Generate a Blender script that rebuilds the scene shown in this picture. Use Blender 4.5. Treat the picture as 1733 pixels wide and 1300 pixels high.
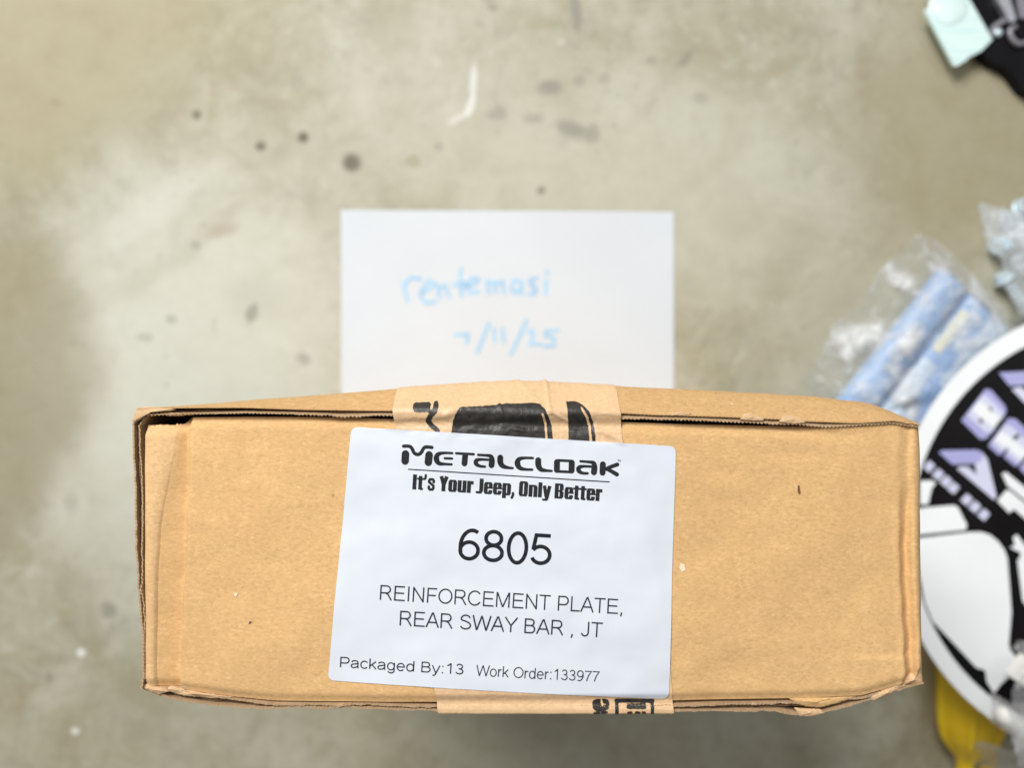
import bpy, math, random
import numpy as np
from mathutils import noise as mnoise, Vector
random.seed(7)
SC = bpy.context.scene
COL = SC.collection
for _o in list(bpy.data.objects):
    bpy.data.objects.remove(_o)

# ------------------------------------------------------------------ camera
CAM_H = 0.4826                      # camera height above the floor (m)
FPX = 1250.0                        # focal length in photograph pixels (1733 wide)
cam = bpy.data.cameras.new('camera')
cam.sensor_fit = 'HORIZONTAL'; cam.sensor_width = 36.0
cam.lens = 36.0 * FPX / 1733.0
cam.clip_start = 0.01; cam.clip_end = 50.0
cam.dof.use_dof = True; cam.dof.focus_distance = 0.2275
cam.dof.aperture_fstop = cam.lens / 4.2
cam_ob = bpy.data.objects.new('camera', cam); COL.objects.link(cam_ob)
cam_ob.location = (0, 0, CAM_H)
SC.camera = cam_ob

# ------------------------------------------------------------------ light (indoor ceiling lamp and an added fill lamp, no sky)
world = bpy.data.worlds.new('World'); SC.world = world; world.use_nodes = True
bg = world.node_tree.nodes['Background']
bg.inputs['Color'].default_value = (1.0, 0.985, 0.96, 1); bg.inputs['Strength'].default_value = 0.22
def area_lamp(name, loc, target, size, power, colour):
    l = bpy.data.lights.new(name, 'AREA'); l.shape = 'RECTANGLE'
    l.size, l.size_y = size; l.energy = power; l.color = colour
    o = bpy.data.objects.new(name, l); COL.objects.link(o)
    o.location = loc
    o.rotation_euler = (Vector(target) - Vector(loc)).to_track_quat('-Z', 'Y').to_euler()
area_lamp('area_lamp', (-0.62, 1.02, 1.30), (0, 0, 0), (0.9, 0.7), 34.5, (1.0, 0.99, 0.97))
area_lamp('area_lamp', (1.0, 0.8, 2.0), (0.2, 0, 0), (1.2, 0.3), 6.0, (0.96, 0.985, 1.0))  # added fill lamp, brightens the floor and decal at the right
SC.view_settings.view_transform = 'Standard'
SC.view_settings.look = 'None'
SC.view_settings.gamma = 1.0
SC.view_settings.exposure = 0.0
SC.render.engine = 'CYCLES'
SC.cycles.max_bounces = 10
SC.cycles.transparent_max_bounces = 16
SC.cycles.use_denoising = True

# ------------------------------------------------------------------ helpers
def at(u, v, z=0.0):
    """photograph pixel -> point at height z in the room"""
    d = CAM_H - z
    return Vector(((u - 866.5) / FPX * d, -(v - 650.0) / FPX * d, z))
FZ, FY, FK = 0.2487, -0.0168, 0.152          # sloping end face of the carton
FN = Vector((0, FK, 1)).normalized()
def F(u, v, h=0.0):
    dx, dy = (u - 866.5) / FPX, -(v - 650.0) / FPX
    d = (CAM_H - FZ - FK * FY) / (1 - FK * dy)
    return Vector((dx * d, dy * d, CAM_H - d)) + FN * h
def pl(pts, t):
    """piecewise linear lookup"""
    return float(np.interp(t, [p[0] for p in pts], [p[1] for p in pts]))
def plv(pts, v):
    return float(np.interp(v, [p[1] for p in pts], [p[0] for p in pts]))
def nz(x, y, z=0.0):
    return mnoise.noise(Vector((x, y, z)))
def resample(pts, step):
    out = []
    for (a, b) in zip(pts[:-1], pts[1:]):
        L = math.dist(a, b); n = max(1, int(L / step))
        for i in range(n):
            t = i / n
            out.append((a[0] + (b[0] - a[0]) * t, a[1] + (b[1] - a[1]) * t))
    out.append(tuple(pts[-1]))
    return out
def smoothstep(a, b, x):
    t = min(1, max(0, (x - a) / (b - a))); return t * t * (3 - 2 * t)

class MB:
    def __init__(s): s.v = []; s.f = []
    def vert(s, p): s.v.append(tuple(p)); return len(s.v) - 1
    def face(s, *i): s.f.append(tuple(i))
    def grid(s, rows, close=False):
        b = len(s.v); R = len(rows); C = len(rows[0])
        for r in rows: s.v.extend(tuple(p) for p in r)
        for i in range(R - 1):
            for j in range(C if close else C - 1):
                k = (j + 1) % C
                s.f.append((b + i * C + j, b + i * C + k, b + (i + 1) * C + k, b + (i + 1) * C + j))
        return b
    def poly(s, pts):
        b = len(s.v); s.v.extend(tuple(p) for p in pts); s.f.append(tuple(range(b, b + len(pts))))
    def build(s, name, material, parent=None, smooth=True, bevel=0, subsurf=0):
        me = bpy.data.meshes.new(name); me.from_pydata(s.v, [], s.f); me.update()
        import bmesh
        bm = bmesh.new(); bm.from_mesh(me); bmesh.ops.recalc_face_normals(bm, faces=bm.faces); bm.to_mesh(me); bm.free()
        if material: me.materials.append(material)
        if smooth:
            for p in me.polygons: p.use_smooth = True
        o = bpy.data.objects.new(name, me); COL.objects.link(o); o.parent = parent
        if bevel:
            m = o.modifiers.new('bevel', 'BEVEL'); m.width = bevel; m.segments = 3; m.limit_method = 'ANGLE'
        if subsurf:
            m = o.modifiers.new('sub', 'SUBSURF'); m.levels = subsurf; m.render_levels = subsurf
        return o
def tag(o, label=None, cat=None, group=None, kind=None):
    if label: o['label'] = label
    if cat: o['category'] = cat
    if group: o['group'] = group
    if kind: o['kind'] = kind
    return o
def empty(name, loc=(0, 0, 0)):
    o = bpy.data.objects.new(name, None); COL.objects.link(o); o.location = loc; o.empty_display_size = 0.02
    bpy.context.view_layer.update()
    return o
def adopt(root, o):
    o.parent = root; o.matrix_parent_inverse = root.matrix_world.inverted(); return o

# ------------------------------------------------------------------ materials
class Mat:
    def __init__(s, name):
        s.m = bpy.data.materials.new(name); s.m.use_nodes = True
        s.t = s.m.node_tree; s.b = s.t.nodes['Principled BSDF']; s.out = s.t.nodes['Material Output']
        s.tc = s.t.nodes.new('ShaderNodeTexCoord')
    def n(s, t, **kw):
        x = s.t.nodes.new(t)
        for k, v in kw.items():
            setattr(x, k, v)
        return x
    def l(s, a, b): s.t.links.new(a, b)
    def noise(s, scale, detail=4, rough=0.55, dist=0.0, vec=None):
        x = s.n('ShaderNodeTexNoise'); x.inputs['Scale'].default_value = scale; x.inputs['Detail'].default_value = detail
        x.inputs['Roughness'].default_value = rough; x.inputs['Distortion'].default_value = dist
        s.l(vec or s.tc.outputs['Object'], x.inputs['Vector']); return x.outputs['Fac']
    def map(s, val, a, b, c=0.0, d=1.0, smooth=False):
        x = s.n('ShaderNodeMapRange'); x.interpolation_type = 'SMOOTHSTEP' if smooth else 'LINEAR'
        for i, q in enumerate((a, b, c, d)): x.inputs[i + 1].default_value = q
        s.l(val, x.inputs[0]); return x.outputs[0]
    def math(s, op, a, b=0.0):
        x = s.n('ShaderNodeMath', operation=op)
        for i, q in enumerate((a, b)):
            if isinstance(q, (int, float)): x.inputs[i].default_value = q
            else: s.l(q, x.inputs[i])
        return x.outputs[0]
    def mix(s, fac, a, b, blend='MIX'):
        x = s.n('ShaderNodeMix', data_type='RGBA', blend_type=blend)
        for i, q in ((0, fac), (6, a), (7, b)):
            if isinstance(q, (int, float)): x.inputs[i].default_value = q
            elif isinstance(q, tuple): x.inputs[i].default_value = (*q, 1)
            else: s.l(q, x.inputs[i])
        return x.outputs[2]
    def bump(s, h, strength=0.3, dist=0.001):
        x = s.n('ShaderNodeBump'); x.inputs['Strength'].default_value = strength; x.inputs['Distance'].default_value = dist
        s.l(h, x.inputs['Height']); s.l(x.outputs[0], s.b.inputs['Normal'])
    def col(s, c):
        if isinstance(c, tuple): s.b.inputs['Base Color'].default_value = (*c, 1)
        else: s.l(c, s.b.inputs['Base Color'])
    def set(s, **kw):
        for k, v in kw.items(): s.b.inputs[k.replace('_', ' ')].default_value = v
def plain(name, c, rough=0.5, var=0.08, scale=60, metallic=0.0, bump=0.0, bscale=200, spec=0.5):
    m = Mat(name)
    n = m.noise(scale, 5)
    m.col(m.mix(m.map(n, 0.3, 0.7), tuple(x * (1 - var) for x in c), tuple(min(1, x * (1 + var)) for x in c)))
    m.set(Roughness=rough, Metallic=metallic)
    m.b.inputs['Specular IOR Level'].default_value = spec
    if bump: m.bump(m.noise(bscale, 4), bump, 0.001)
    return m.m
M = {}
def cardboard(name, c, fleck=0.5, rough=0.85):
    m = Mat(name)
    mp = m.n('ShaderNodeMapping'); mp.inputs['Scale'].default_value = (1, 1.9, 1); mp.inputs['Rotation'].default_value = (0, 0, 0.5)
    m.l(m.tc.outputs['Object'], mp.inputs['Vector'])
    f1 = m.noise(620, 4, 0.75, 0.35, mp.outputs[0]); f2 = m.noise(210, 4, 0.6); f3 = m.noise(9, 5, 0.6, 0.8)
    a = m.mix(m.map(f3, 0.35, 0.65), tuple(x * y for x, y in zip(c, (0.90, 0.875, 0.86))), tuple(x * 1.05 for x in c))
    a = m.mix(m.map(m.noise(44, 5, 0.6, 0.5), 0.52, 0.75, 0, 0.5), a, tuple(x * y for x, y in zip(c, (0.95, 0.90, 0.90))))
    a = m.mix(m.map(f1, 0.32, 0.5, 1.0, 0), a, tuple(x * 0.76 for x in c))
    a = m.mix(m.map(f1, 0.52, 0.70, 0, 0.8), a, tuple(min(1, x * y) for x, y in zip(c, (1.18, 1.25, 1.4))))
    a = m.mix(m.map(f2, 0.35, 0.65, 0, 0.5), a, tuple(x * 0.88 for x in c))
    vo = m.n('ShaderNodeTexVoronoi'); vo.inputs['Scale'].default_value = 95; vo.inputs['Randomness'].default_value = 1
    m.l(m.tc.outputs['Object'], vo.inputs['Vector'])
    sp = m.math('MULTIPLY', m.map(vo.outputs['Distance'], 0.03, 0.065, 1, 0), m.map(m.noise(60, 2), 0.42, 0.52))
    a = m.mix(m.math('MULTIPLY', sp, fleck), a, (0.12, 0.07, 0.04))
    vo2 = m.n('ShaderNodeTexVoronoi'); vo2.inputs['Scale'].default_value = 130; vo2.inputs['Randomness'].default_value = 1
    m.l(mp.outputs[0], vo2.inputs['Vector'])
    sp2 = m.math('MULTIPLY', m.map(vo2.outputs['Distance'], 0.035, 0.085, 1, 0), m.map(m.noise(75, 2), 0.42, 0.55))
    a = m.mix(m.math('MULTIPLY', sp2, 0.6), a, (0.86, 0.68, 0.42))
    m.col(a); m.set(Roughness=rough); m.b.inputs['Specular IOR Level'].default_value = 0.25
    m.bump(m.math('ADD', m.math('MULTIPLY', f1, 0.6), f2), 0.22, 0.0006)
    return m.m
M['kraft'] = cardboard('kraft_cardboard', (0.705, 0.443, 0.20))
M['kraft_light'] = cardboard('kraft_rubbed', (0.735, 0.475, 0.235))
M['kraft_shaded'] = cardboard('kraft_shaded_panel', (0.60, 0.375, 0.17))  # same kraft darkened: shade of the back panel put into its colour
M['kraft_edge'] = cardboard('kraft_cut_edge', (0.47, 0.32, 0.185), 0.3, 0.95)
M['kraft_torn'] = cardboard('kraft_torn_paper', (0.68, 0.46, 0.26), 0.2, 0.95)
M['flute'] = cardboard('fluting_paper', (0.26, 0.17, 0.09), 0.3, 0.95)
def label_paper():
    m = Mat('label_paper')
    a = m.mix(m.map(m.noise(28, 5), 0.35, 0.7), (0.665, 0.705, 0.775), (0.69, 0.725, 0.79))
    vo = m.n('ShaderNodeTexVoronoi'); vo.inputs['Scale'].default_value = 70
    m.l(m.tc.outputs['Object'], vo.inputs['Vector'])
    sp = m.math('MULTIPLY', m.map(vo.outputs['Distance'], 0.02, 0.07, 1, 0), m.map(m.noise(33, 2), 0.58, 0.66))
    a = m.mix(m.math('MULTIPLY', sp, 0.22), a, (0.45, 0.47, 0.45))
    m.col(a); m.set(Roughness=0.5); m.b.inputs['Specular IOR Level'].default_value = 0.35
    m.bump(m.noise(45, 3), 0.12, 0.001)
    return m.m
M['label'] = label_paper()
def ink(name, c):
    m = Mat(name); n = m.noise(1400, 3)
    m.col(m.mix(m.map(n, 0.3, 0.75), c, tuple(x + 0.02 for x in c))); m.set(Roughness=0.6); m.b.inputs['Specular IOR Level'].default_value = 0.08
    return m.m
M['ink'] = ink('black_label_ink', (0.010, 0.011, 0.015))
M['ink_thin'] = ink('grey_label_ink', (0.022, 0.025, 0.032))
M['ink_rough'] = ink('charcoal_label_ink', (0.016, 0.017, 0.019))
def tape_mat():
    m = Mat('printed_kraft_tape')
    at_ = m.n('ShaderNodeAttribute'); at_.attribute_name = 'print_distance'
    f1 = m.noise(700, 4, 0.6); f2 = m.noise(55, 4)
    a = m.mix(m.map(f1, 0.3, 0.7), (0.66, 0.43, 0.24), (0.76, 0.52, 0.30))
    a = m.mix(m.map(f2, 0.4, 0.7, 0, 0.3), a, (0.80, 0.56, 0.34))
    k = m.mix(m.map(m.noise(420, 4), 0.3, 0.8), (0.014, 0.012, 0.011), (0.05, 0.043, 0.038))
    d = m.math('ADD', at_.outputs['Fac'], m.map(m.noise(900, 3), 0.2, 0.8, -0.8, 0.8))
    m.col(m.mix(m.map(d, -0.5, 0.5, 1, 0), a, k)); m.set(Roughness=0.42)
    m.b.inputs['Specular IOR Level'].default_value = 0.45
    m.bump(m.noise(180, 5, 0.6, 1.5), 0.3, 0.0012)
    return m.m
M['tape'] = tape_mat()
M['paper'] = plain('white_note_paper', (0.695, 0.745, 0.80), 0.7, 0.02, 18, bump=0.1, bscale=40)
M['marker'] = plain('blue_marker_ink', (0.36, 0.64, 0.95), 0.6, 0.15, 120)

# ------------------------------------------------------------------ floor
def concrete():
    m = Mat('stained_concrete'); O = m.tc.outputs['Object']
    S = CAM_H / FPX
    big = m.noise(3.4, 5, 0.5, 0.6); mid = m.noise(17, 6, 0.62, 0.8); fine = m.noise(120, 5, 0.6)
    a = m.mix(m.map(big, 0.38, 0.62), (0.39, 0.36, 0.242), (0.45, 0.445, 0.35))
    a = m.mix(m.map(mid, 0.42, 0.72, 0, 0.75), a, (0.59, 0.595, 0.505))
    a = m.mix(m.map(mid, 0.24, 0.46, 0.6, 0), a, (0.29, 0.25, 0.158))
    mid2 = m.noise(46, 5, 0.6, 0.5)
    a = m.mix(m.map(mid2, 0.22, 0.47, 0.7, 0), a, (0.26, 0.245, 0.18))
    a = m.mix(m.map(mid2, 0.56, 0.8, 0, 0.55), a, (0.59, 0.585, 0.485))
    a = m.mix(m.map(fine, 0.3, 0.7, 0.0, 0.3), a, (0.36, 0.325, 0.24))
    grit = m.noise(85, 6, 0.7, 0.3)
    a = m.mix(m.map(grit, 0.54, 0.74, 0, 0.5), a, (0.60, 0.585, 0.49)); a = m.mix(m.map(grit, 0.26, 0.45, 0.55, 0), a, (0.25, 0.23, 0.175))
    # warped coordinates for stains and broad tone patches with a ragged outline
    def warp(scale, amp):
        x = m.n('ShaderNodeTexNoise'); x.inputs['Scale'].default_value = scale; x.inputs['Detail'].default_value = 4; m.l(O, x.inputs['Vector'])
        s_ = m.n('ShaderNodeVectorMath', operation='SUBTRACT'); m.l(x.outputs['Color'], s_.inputs[0]); s_.inputs[1].default_value = (0.5, 0.5, 0.5)
        k = m.n('ShaderNodeVectorMath', operation='SCALE'); m.l(s_.outputs[0], k.inputs[0]); k.inputs['Scale'].default_value = amp
        q = m.n('ShaderNodeVectorMath', operation='ADD'); m.l(O, q.inputs[0]); m.l(k.outputs[0], q.inputs[1]); return q.outputs[0]
    w1, w2 = warp(16, 0.06), warp(70, 0.010)
    def blob(a, u, v, ru, rv, rot, colour, k, soft=0.35, w=None):
        mp = m.n('ShaderNodeMapping', vector_type='TEXTURE')
        mp.inputs['Location'].default_value = ((u - 866.5) * S, -(v - 650) * S, 0)
        mp.inputs['Rotation'].default_value = (0, 0, math.radians(-rot)); mp.inputs['Scale'].default_value = (ru * S, rv * S, 1)
        m.l(w or w2, mp.inputs['Vector'])
        ln = m.n('ShaderNodeVectorMath', operation='LENGTH'); m.l(mp.outputs[0], ln.inputs[0])
        f = m.map(ln.outputs['Value'], 1 - soft, 1 + soft, k, 0, True)
        return m.mix(f, a, colour)
    tan, grey, dark, pale = (0.31, 0.262, 0.155), (0.26, 0.25, 0.215), (0.075, 0.06, 0.04), (0.70, 0.69, 0.62)
    for args in ((330, 640, 260, 330, 10, (0.68, 0.685, 0.585), 0.75, 0.6, w1), (640, 1280, 800, 150, 0, (0.36, 0.32, 0.21), 0.3, 0.6, w1), (60, 90, 330, 200, -20, (0.385, 0.335, 0.205), 0.75, 0.5, w1), (-30, 640, 190, 300, 8, tan, 0.68, 0.25, w1),  # broad tones: paler left of middle, browner low down and in upper corners
                 (250, 350, 150, 24, -38, pale, 0.28, 0.5, w1), (330, 400, 190, 20, -34, (0.40, 0.375, 0.275), 0.3, 0.6, w1),
                 (1640, 190, 170, 240, 25, (0.37, 0.325, 0.205), 0.75, 0.5, w1), (1480, 560, 190, 130, 0, (0.45, 0.425, 0.31), 0.5, 0.5, w1),
                 (1100, 330, 300, 200, 0, (0.58, 0.58, 0.475), 0.6, 0.6, w1),
                 (720, 200, 200, 150, 20, (0.56, 0.555, 0.46), 0.45, 0.6, w1)):
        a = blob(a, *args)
    for (u, v, ru, rv, rot, c, k) in ((595, 275, 15, 15, 0, dark, .85), (513, 232, 9, 9, 0, dark, .9), (441, 247, 9, 8, 0, dark, .8), (333, 194, 8, 8, 0, dark, .75),
            (916, 322, 7, 7, 0, dark, .6), (930, 148, 20, 16, 0, grey, .85), (968, 222, 28, 14, 20, grey, .75), (1002, 228, 10, 18, 0, grey, .6), (975, 20, 11, 32, -8, grey, .85),
            (1158, 98, 17, 7, -35, grey, .8), (1104, 104, 10, 8, 0, grey, .5), (843, 190, 16, 11, 0, grey, .55), (900, 200, 18, 9, 10, grey, .5), (980, 136, 8, 9, 0, grey, .5), (1022, 130, 11, 9, 0, grey, .45),
            (697, 275, 13, 12, 0, (0.30, 0.29, 0.16), .6), (832, 8, 7, 7, 0, grey, .6), (813, 38, 8, 7, 0, grey, .4), (1185, 165, 13, 12, 0, grey, .4), (183, 1032, 14, 14, 30, grey, .8), (742, 250, 7, 7, 0, grey, .45),
            (425, 530, 9, 15, 10, grey, .8), (513, 608, 13, 10, 30, grey, .6), (375, 390, 26, 12, -20, (0.40, 0.33, 0.25), .6), (333, 416, 9, 8, 0, grey, .5), (92, 174, 10, 8, 0, (0.33, 0.27, 0.18), .6),
            (440, 505, 60, 42, 10, (0.40, 0.39, 0.33), .22), (80, 1145, 8, 8, 0, grey, .5), (290, 540, 10, 7, 0, grey, .5), (245, 570, 14, 8, 0, grey, .4), (505, 138, 12, 14, 0, grey, .35), (120, 850, 12, 12, 0, grey, .3),
            (137, 1105, 7, 7, 0, (0.88, 0.88, 0.85), .95), (127, 1238, 7, 6, 0, (0.86, 0.86, 0.82), .8), (740, 103, 7, 8, 0, (.62, .62, .54), .5), (950, 69, 8, 8, 0, (.62, .62, .54), .5), (597, 50, 8, 7, 0, (.6, .58, .5), .4), (1277, 76, 8, 8, 0, (.6, .6, .52), .4),
            (801, 138, 6, 30, 3, (0.86, 0.88, 0.88), .65), (796, 178, 7, 18, 18, (0.86, 0.88, 0.88), .7), (778, 198, 22, 6, -28, (0.84, 0.85, 0.83), .45)):
        a = blob(a, u, v, ru, rv, rot, c, k * 0.85, 0.5, O if (c == dark or c[0] > 0.8) else None)
    vo = m.n('ShaderNodeTexVoronoi'); vo.inputs['Scale'].default_value = 75; m.l(O, vo.inputs['Vector'])
    sp = m.math('MULTIPLY', m.map(vo.outputs['Distance'], 0.06, 0.2, 1, 0), m.map(m.noise(21, 3), 0.5, 0.62))
    a = m.mix(m.math('MULTIPLY', sp, 0.4), a, (0.30, 0.27, 0.21))
    m.col(a); m.set(Roughness=0.62); m.b.inputs['Specular IOR Level'].default_value = 0.3
    m.bump(m.math('ADD', fine, mid2), 0.12, 0.002)
    return m.m
mb = MB(); g = np.linspace(-3, 3, 41)
mb.grid([[(x, y, 0.0) for x in g] for y in g])
tag(mb.build('floor', concrete()), kind='structure')

# ------------------------------------------------------------------ sheet of paper with handwriting
def stroke(mb, pts, w, put, cap=True, lift=0.0):
    """a flat pen stroke; pts in drawing coordinates, put(x, y, lift) -> point"""
    n = len(pts); L = []; R = []
    w_ = w if isinstance(w, (list, tuple)) else [w] * n
    for i in range(n):
        a = pts[max(0, i - 1)]; b = pts[min(n - 1, i + 1)]; c = pts[i]
        def unit(p, q):
            d = math.dist(p, q) or 1e-9; return ((q[0] - p[0]) / d, (q[1] - p[1]) / d)
        if 0 < i < n - 1:
            t1, t2 = unit(a, c), unit(c, b); t = (t1[0] + t2[0], t1[1] + t2[1]); l = math.hypot(*t) or 1e-9; t = (t[0] / l, t[1] / l)
            k = min(1.6, 1 / max(0.3, t[0] * t1[0] + t[1] * t1[1]))
        else:
            t = unit(a, b); k = 1
        h = w_[i] / 2 * k
        L.append((c[0] - t[1] * h, c[1] + t[0] * h)); R.append((c[0] + t[1] * h, c[1] - t[0] * h))
    rows = []
    def tip(i, sgn):
        a, b = L[i], R[i]; c = pts[i]; h = w_[i] / 2
        d = ((a[0] - c[0]) / h, (a[1] - c[1]) / h); nrm = (d[1] * sgn, -d[0] * sgn)
        return [((c[0] + d[0] * h * math.cos(q) + nrm[0] * h * math.sin(q), c[1] + d[1] * h * math.cos(q) + nrm[1] * h * math.sin(q)),
                 (c[0] - d[0] * h * math.cos(q) + nrm[0] * h * math.sin(q), c[1] - d[1] * h * math.cos(q) + nrm[1] * h * math.sin(q))) for q in (0.35, 0.8, 1.25, 1.5)]
    pairs = list(zip(L, R))
    if cap: pairs = tip(0, -1)[::-1] + pairs + tip(n - 1, 1)
    mb.grid([[put(*p, lift), put(*q, lift)] for p, q in pairs])
SH = CAM_H / FPX
def paper_z(x, y):
    edge = max(0, (y - 0.06) / 0.055)
    return 0.0005 + 0.0016 * max(0, edge) ** 2 * (0.6 + 0.4 * math.sin(x * 40)) + 0.0003 * (1 + math.sin(x * 30 + y * 22)) * smoothstep(0, 0.03, y)
def paper_pt(x, y, lift=0): return (x, y, paper_z(x, y) + lift)
root = empty('paper_note', (0, 0, 0.0))
tag(root, 'white sheet of paper with faint blue handwriting lying on the concrete floor', 'paper')
x0, x1, y1 = at(578, 0).x, at(1140, 0).x, at(0, 356).y
xs = np.linspace(x0, x1, 60); ys = np.linspace(y1 - 0.279, y1, 70)
mb = MB()
top = [[paper_pt(x, y - 0.0012 * (x - x0) / (x1 - x0) * (y > 0)) for x in xs] for y in ys]
mb.grid(top); mb.grid([[(p[0], p[1], p[2] - 0.0002) for p in r] for r in top])
for e in (0, -1):
    mb.grid([top[e], [(p[0], p[1], p[2] - 0.0002) for p in top[e]]]); mb.grid([[r[e] for r in top], [(r[e][0], r[e][1], r[e][2] - 0.0002) for r in top]])
sheet = mb.build('sheet', M['paper'], root)
HW = dict(r=[[(355, 430), (365, 480), (376, 520)], [(360, 440), (392, 404), (440, 412)]],
          e=[[(437, 476), (480, 462), (506, 432), (482, 417), (452, 448), (441, 500), (466, 530), (512, 520)]],
          n=[[(520, 440), (532, 500)], [(530, 462), (560, 440), (577, 502)]], t=[[(637, 362), (630, 430), (641, 496)], [(600, 442), (660, 427)]],
          e2=[[(650, 452), (700, 440), (722, 412), (692, 405), (666, 440), (676, 480), (722, 474)]],
          m=[[(764, 420), (771, 482)], [(770, 436), (798, 424), (806, 478)], [(806, 436), (838, 424), (847, 482)]],
          a=[[(926, 420), (892, 420), (880, 460), (904, 482), (930, 450)], [(930, 422), (932, 486)]],
          s=[[(1006, 410), (972, 416), (976, 440), (1001, 455), (1000, 480), (964, 486)]], i=[[(1050, 420), (1050, 486)], [(1055, 376), (1056, 386)]],
          d7=[[(608, 686), (672, 680), (664, 727)]], s1=[[(772, 630), (715, 772)]], d1=[[(795, 655), (801, 716)], [(838, 655), (846, 720)]], s2=[[(956, 614), (880, 780)]],
          d2=[[(964, 672), (986, 660), (991, 690), (970, 730), (1026, 730)]], d5=[[(1112, 664), (1050, 666), (1050, 690), (1090, 700), (1090, 736), (1044, 741)]])
for k, ss in HW.items():
    mb = MB()
    for q, s_ in enumerate(ss):
        pts = resample(s_, 12)
        stroke(mb, pts, 15 if k not in 's1s2' else 16, lambda x, y, l: paper_pt((560 + x / 2.888 - 866.5) * SH, -(330 + y / 2.888 - 650) * SH, 0.0002 + l), True, q * 0.00002)
    mb.build('handwritten_character', M['marker'], sheet)

# ------------------------------------------------------------------ the carton
carton = empty('cardboard_box', (0.0, -0.055, 0.0))
tag(carton, 'worn kraft cardboard box standing on end with white product label and printed tape', 'box')
TOP = [(225, 718), (246, 719), (264, 718), (292, 719), (308, 717), (314, 706), (420, 705), (530, 706), (640, 709), (1050, 715), (1135, 718), (1250, 720), (1350, 722), (1450, 722), (1510, 716), (1566, 722)]
BOT = [(244, 1162), (296, 1166), (403, 1180), (466, 1186), (640, 1186), (1135, 1184), (1331, 1181), (1458, 1177), (1521, 1160), (1567, 1140)]
LEFT = [(245, 700), (247, 798), (245, 874), (244, 950), (244, 1123), (245, 1170)]
RIGHT = [(1563, 700), (1566, 800), (1567, 900), (1568, 1000), (1568, 1100), (1567, 1170)]
CREASE_L = [(319, 700), (319, 813), (315, 874), (314, 950), (309, 996), (306, 1072), (301, 1190)]
SR = [(309, 712), (303, 760), (294, 798), (282, 850), (275, 890), (270, 960), (267, 1040), (267, 1162)]
def fold_drop(u, v, cl):
    if u > cl + 5: return 0.0
    sr = plv(SR, v) - 6
    t = min(1, max(0, (u - sr) / max(8.0, cl - sr)))
    return (0.0006 + 0.0027 * t) * (1 - smoothstep(cl - 3, cl + 4, u))
def face_bow(u): return 0.0032 * max(0.0, 1 - ((u - 905) / 660.0) ** 2)
def face_h(u, v):
    h = face_bow(u) + 0.0008 * nz(u * 0.006, v * 0.008, 3.1) + 0.00025 * nz(u * 0.016, v * 0.02, 6.1) + 0.00012 * nz(u * 0.03, v * 0.03, 1.7)
    h -= 0.0019 * (1 - smoothstep(0, 1, (v - pl(TOP, u)) / 20.0)) * (1 - smoothstep(1350, 1450, u))          # scored line below the upper edge
    h -= 0.0012 * smoothstep(pl(BOT, u) - 16, pl(BOT, u), v)
    cl = plv(CREASE_L, v)                                                                                     # pressed fold at the left
    h -= fold_drop(u, v, cl)
    vr = 1524 + 9 * smoothstep(940, 1150, v) + 4 * nz(v * 0.02, 0.3)                                           # pressed fold at the right
    k = smoothstep(800, 920, v) * 0.7 + 0.3
    h -= 0.0023 * k * smoothstep(vr - 6, vr + 15, u) * (1 - smoothstep(vr + 15, vr + 21, u))
    h += 0.0004 * k * math.exp(-((u - vr - 26) / 8.0) ** 2)
    h += 0.0004 * math.exp(-((u - vr + 6) / 5.0) ** 2) * k
    h -= 0.0006 * math.exp(-((u - 1395) / 60.0) ** 2 - ((v - 736) / 10.0) ** 2)                               # dents
    h += 0.0007 * math.exp(-((u - 1390) / 40.0) ** 2 - ((v - 726) / 6.0) ** 2)
    h += 0.0005 * math.exp(-((u - 1480) / 90.0) ** 2) * smoothstep(1108, 1116, v)
    for (cu, cv, ru, rv, a) in ((1215, 800, 26, 14, -0.0004), (1440, 1020, 40, 60, -0.0005), (1260, 1090, 60, 20, 0.0004), (430, 800, 40, 60, -0.0004), (480, 1090, 70, 30, 0.0004), (360, 1120, 14, 26, -0.0003), (1330, 770, 50, 10, -0.0003)):
        h += a * math.exp(-((u - cu) / ru) ** 2 - ((v - cv) / rv) ** 2)
    d = (plv(RIGHT, v) - u) * 0.000186; r = 0.0042                                                            # rounded fold
    if d < r: h -= r - math.sqrt(max(0, r * r - (r - max(0, d)) ** 2))
    return h
NU, NV = 300, 110
ss = list(np.linspace(0, 0.965, NU - 26)) + list(0.965 + 0.035 * np.sin(np.linspace(0, 1, 27)[1:] * math.pi / 2))
rows = []
for t in np.linspace(0, 1, NV):
    row = []
    for s in ss:
        u = 244 + s * 1322
        for _ in range(3):
            v = pl(TOP, u) * (1 - t) + pl(BOT, u) * t
            l, r = plv(LEFT, v), plv(RIGHT, v); u = l + (r - l) * s
        row.append((u, v))
    rows.append(row)
pts = [[F(u, v, face_h(u, v)) for (u, v) in r] for r in rows]
mb = MB(); mb.grid(pts)
dn = Vector((0, 0, -0.0022))
for e in (0, -1):
    mb.grid([pts[e], [p + dn for p in pts[e]]])
mb.grid([[r[0] for r in pts], [r[0] + dn for r in pts]])
end_panel = adopt(carton, mb.build('end_panel', M['kraft']))

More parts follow.
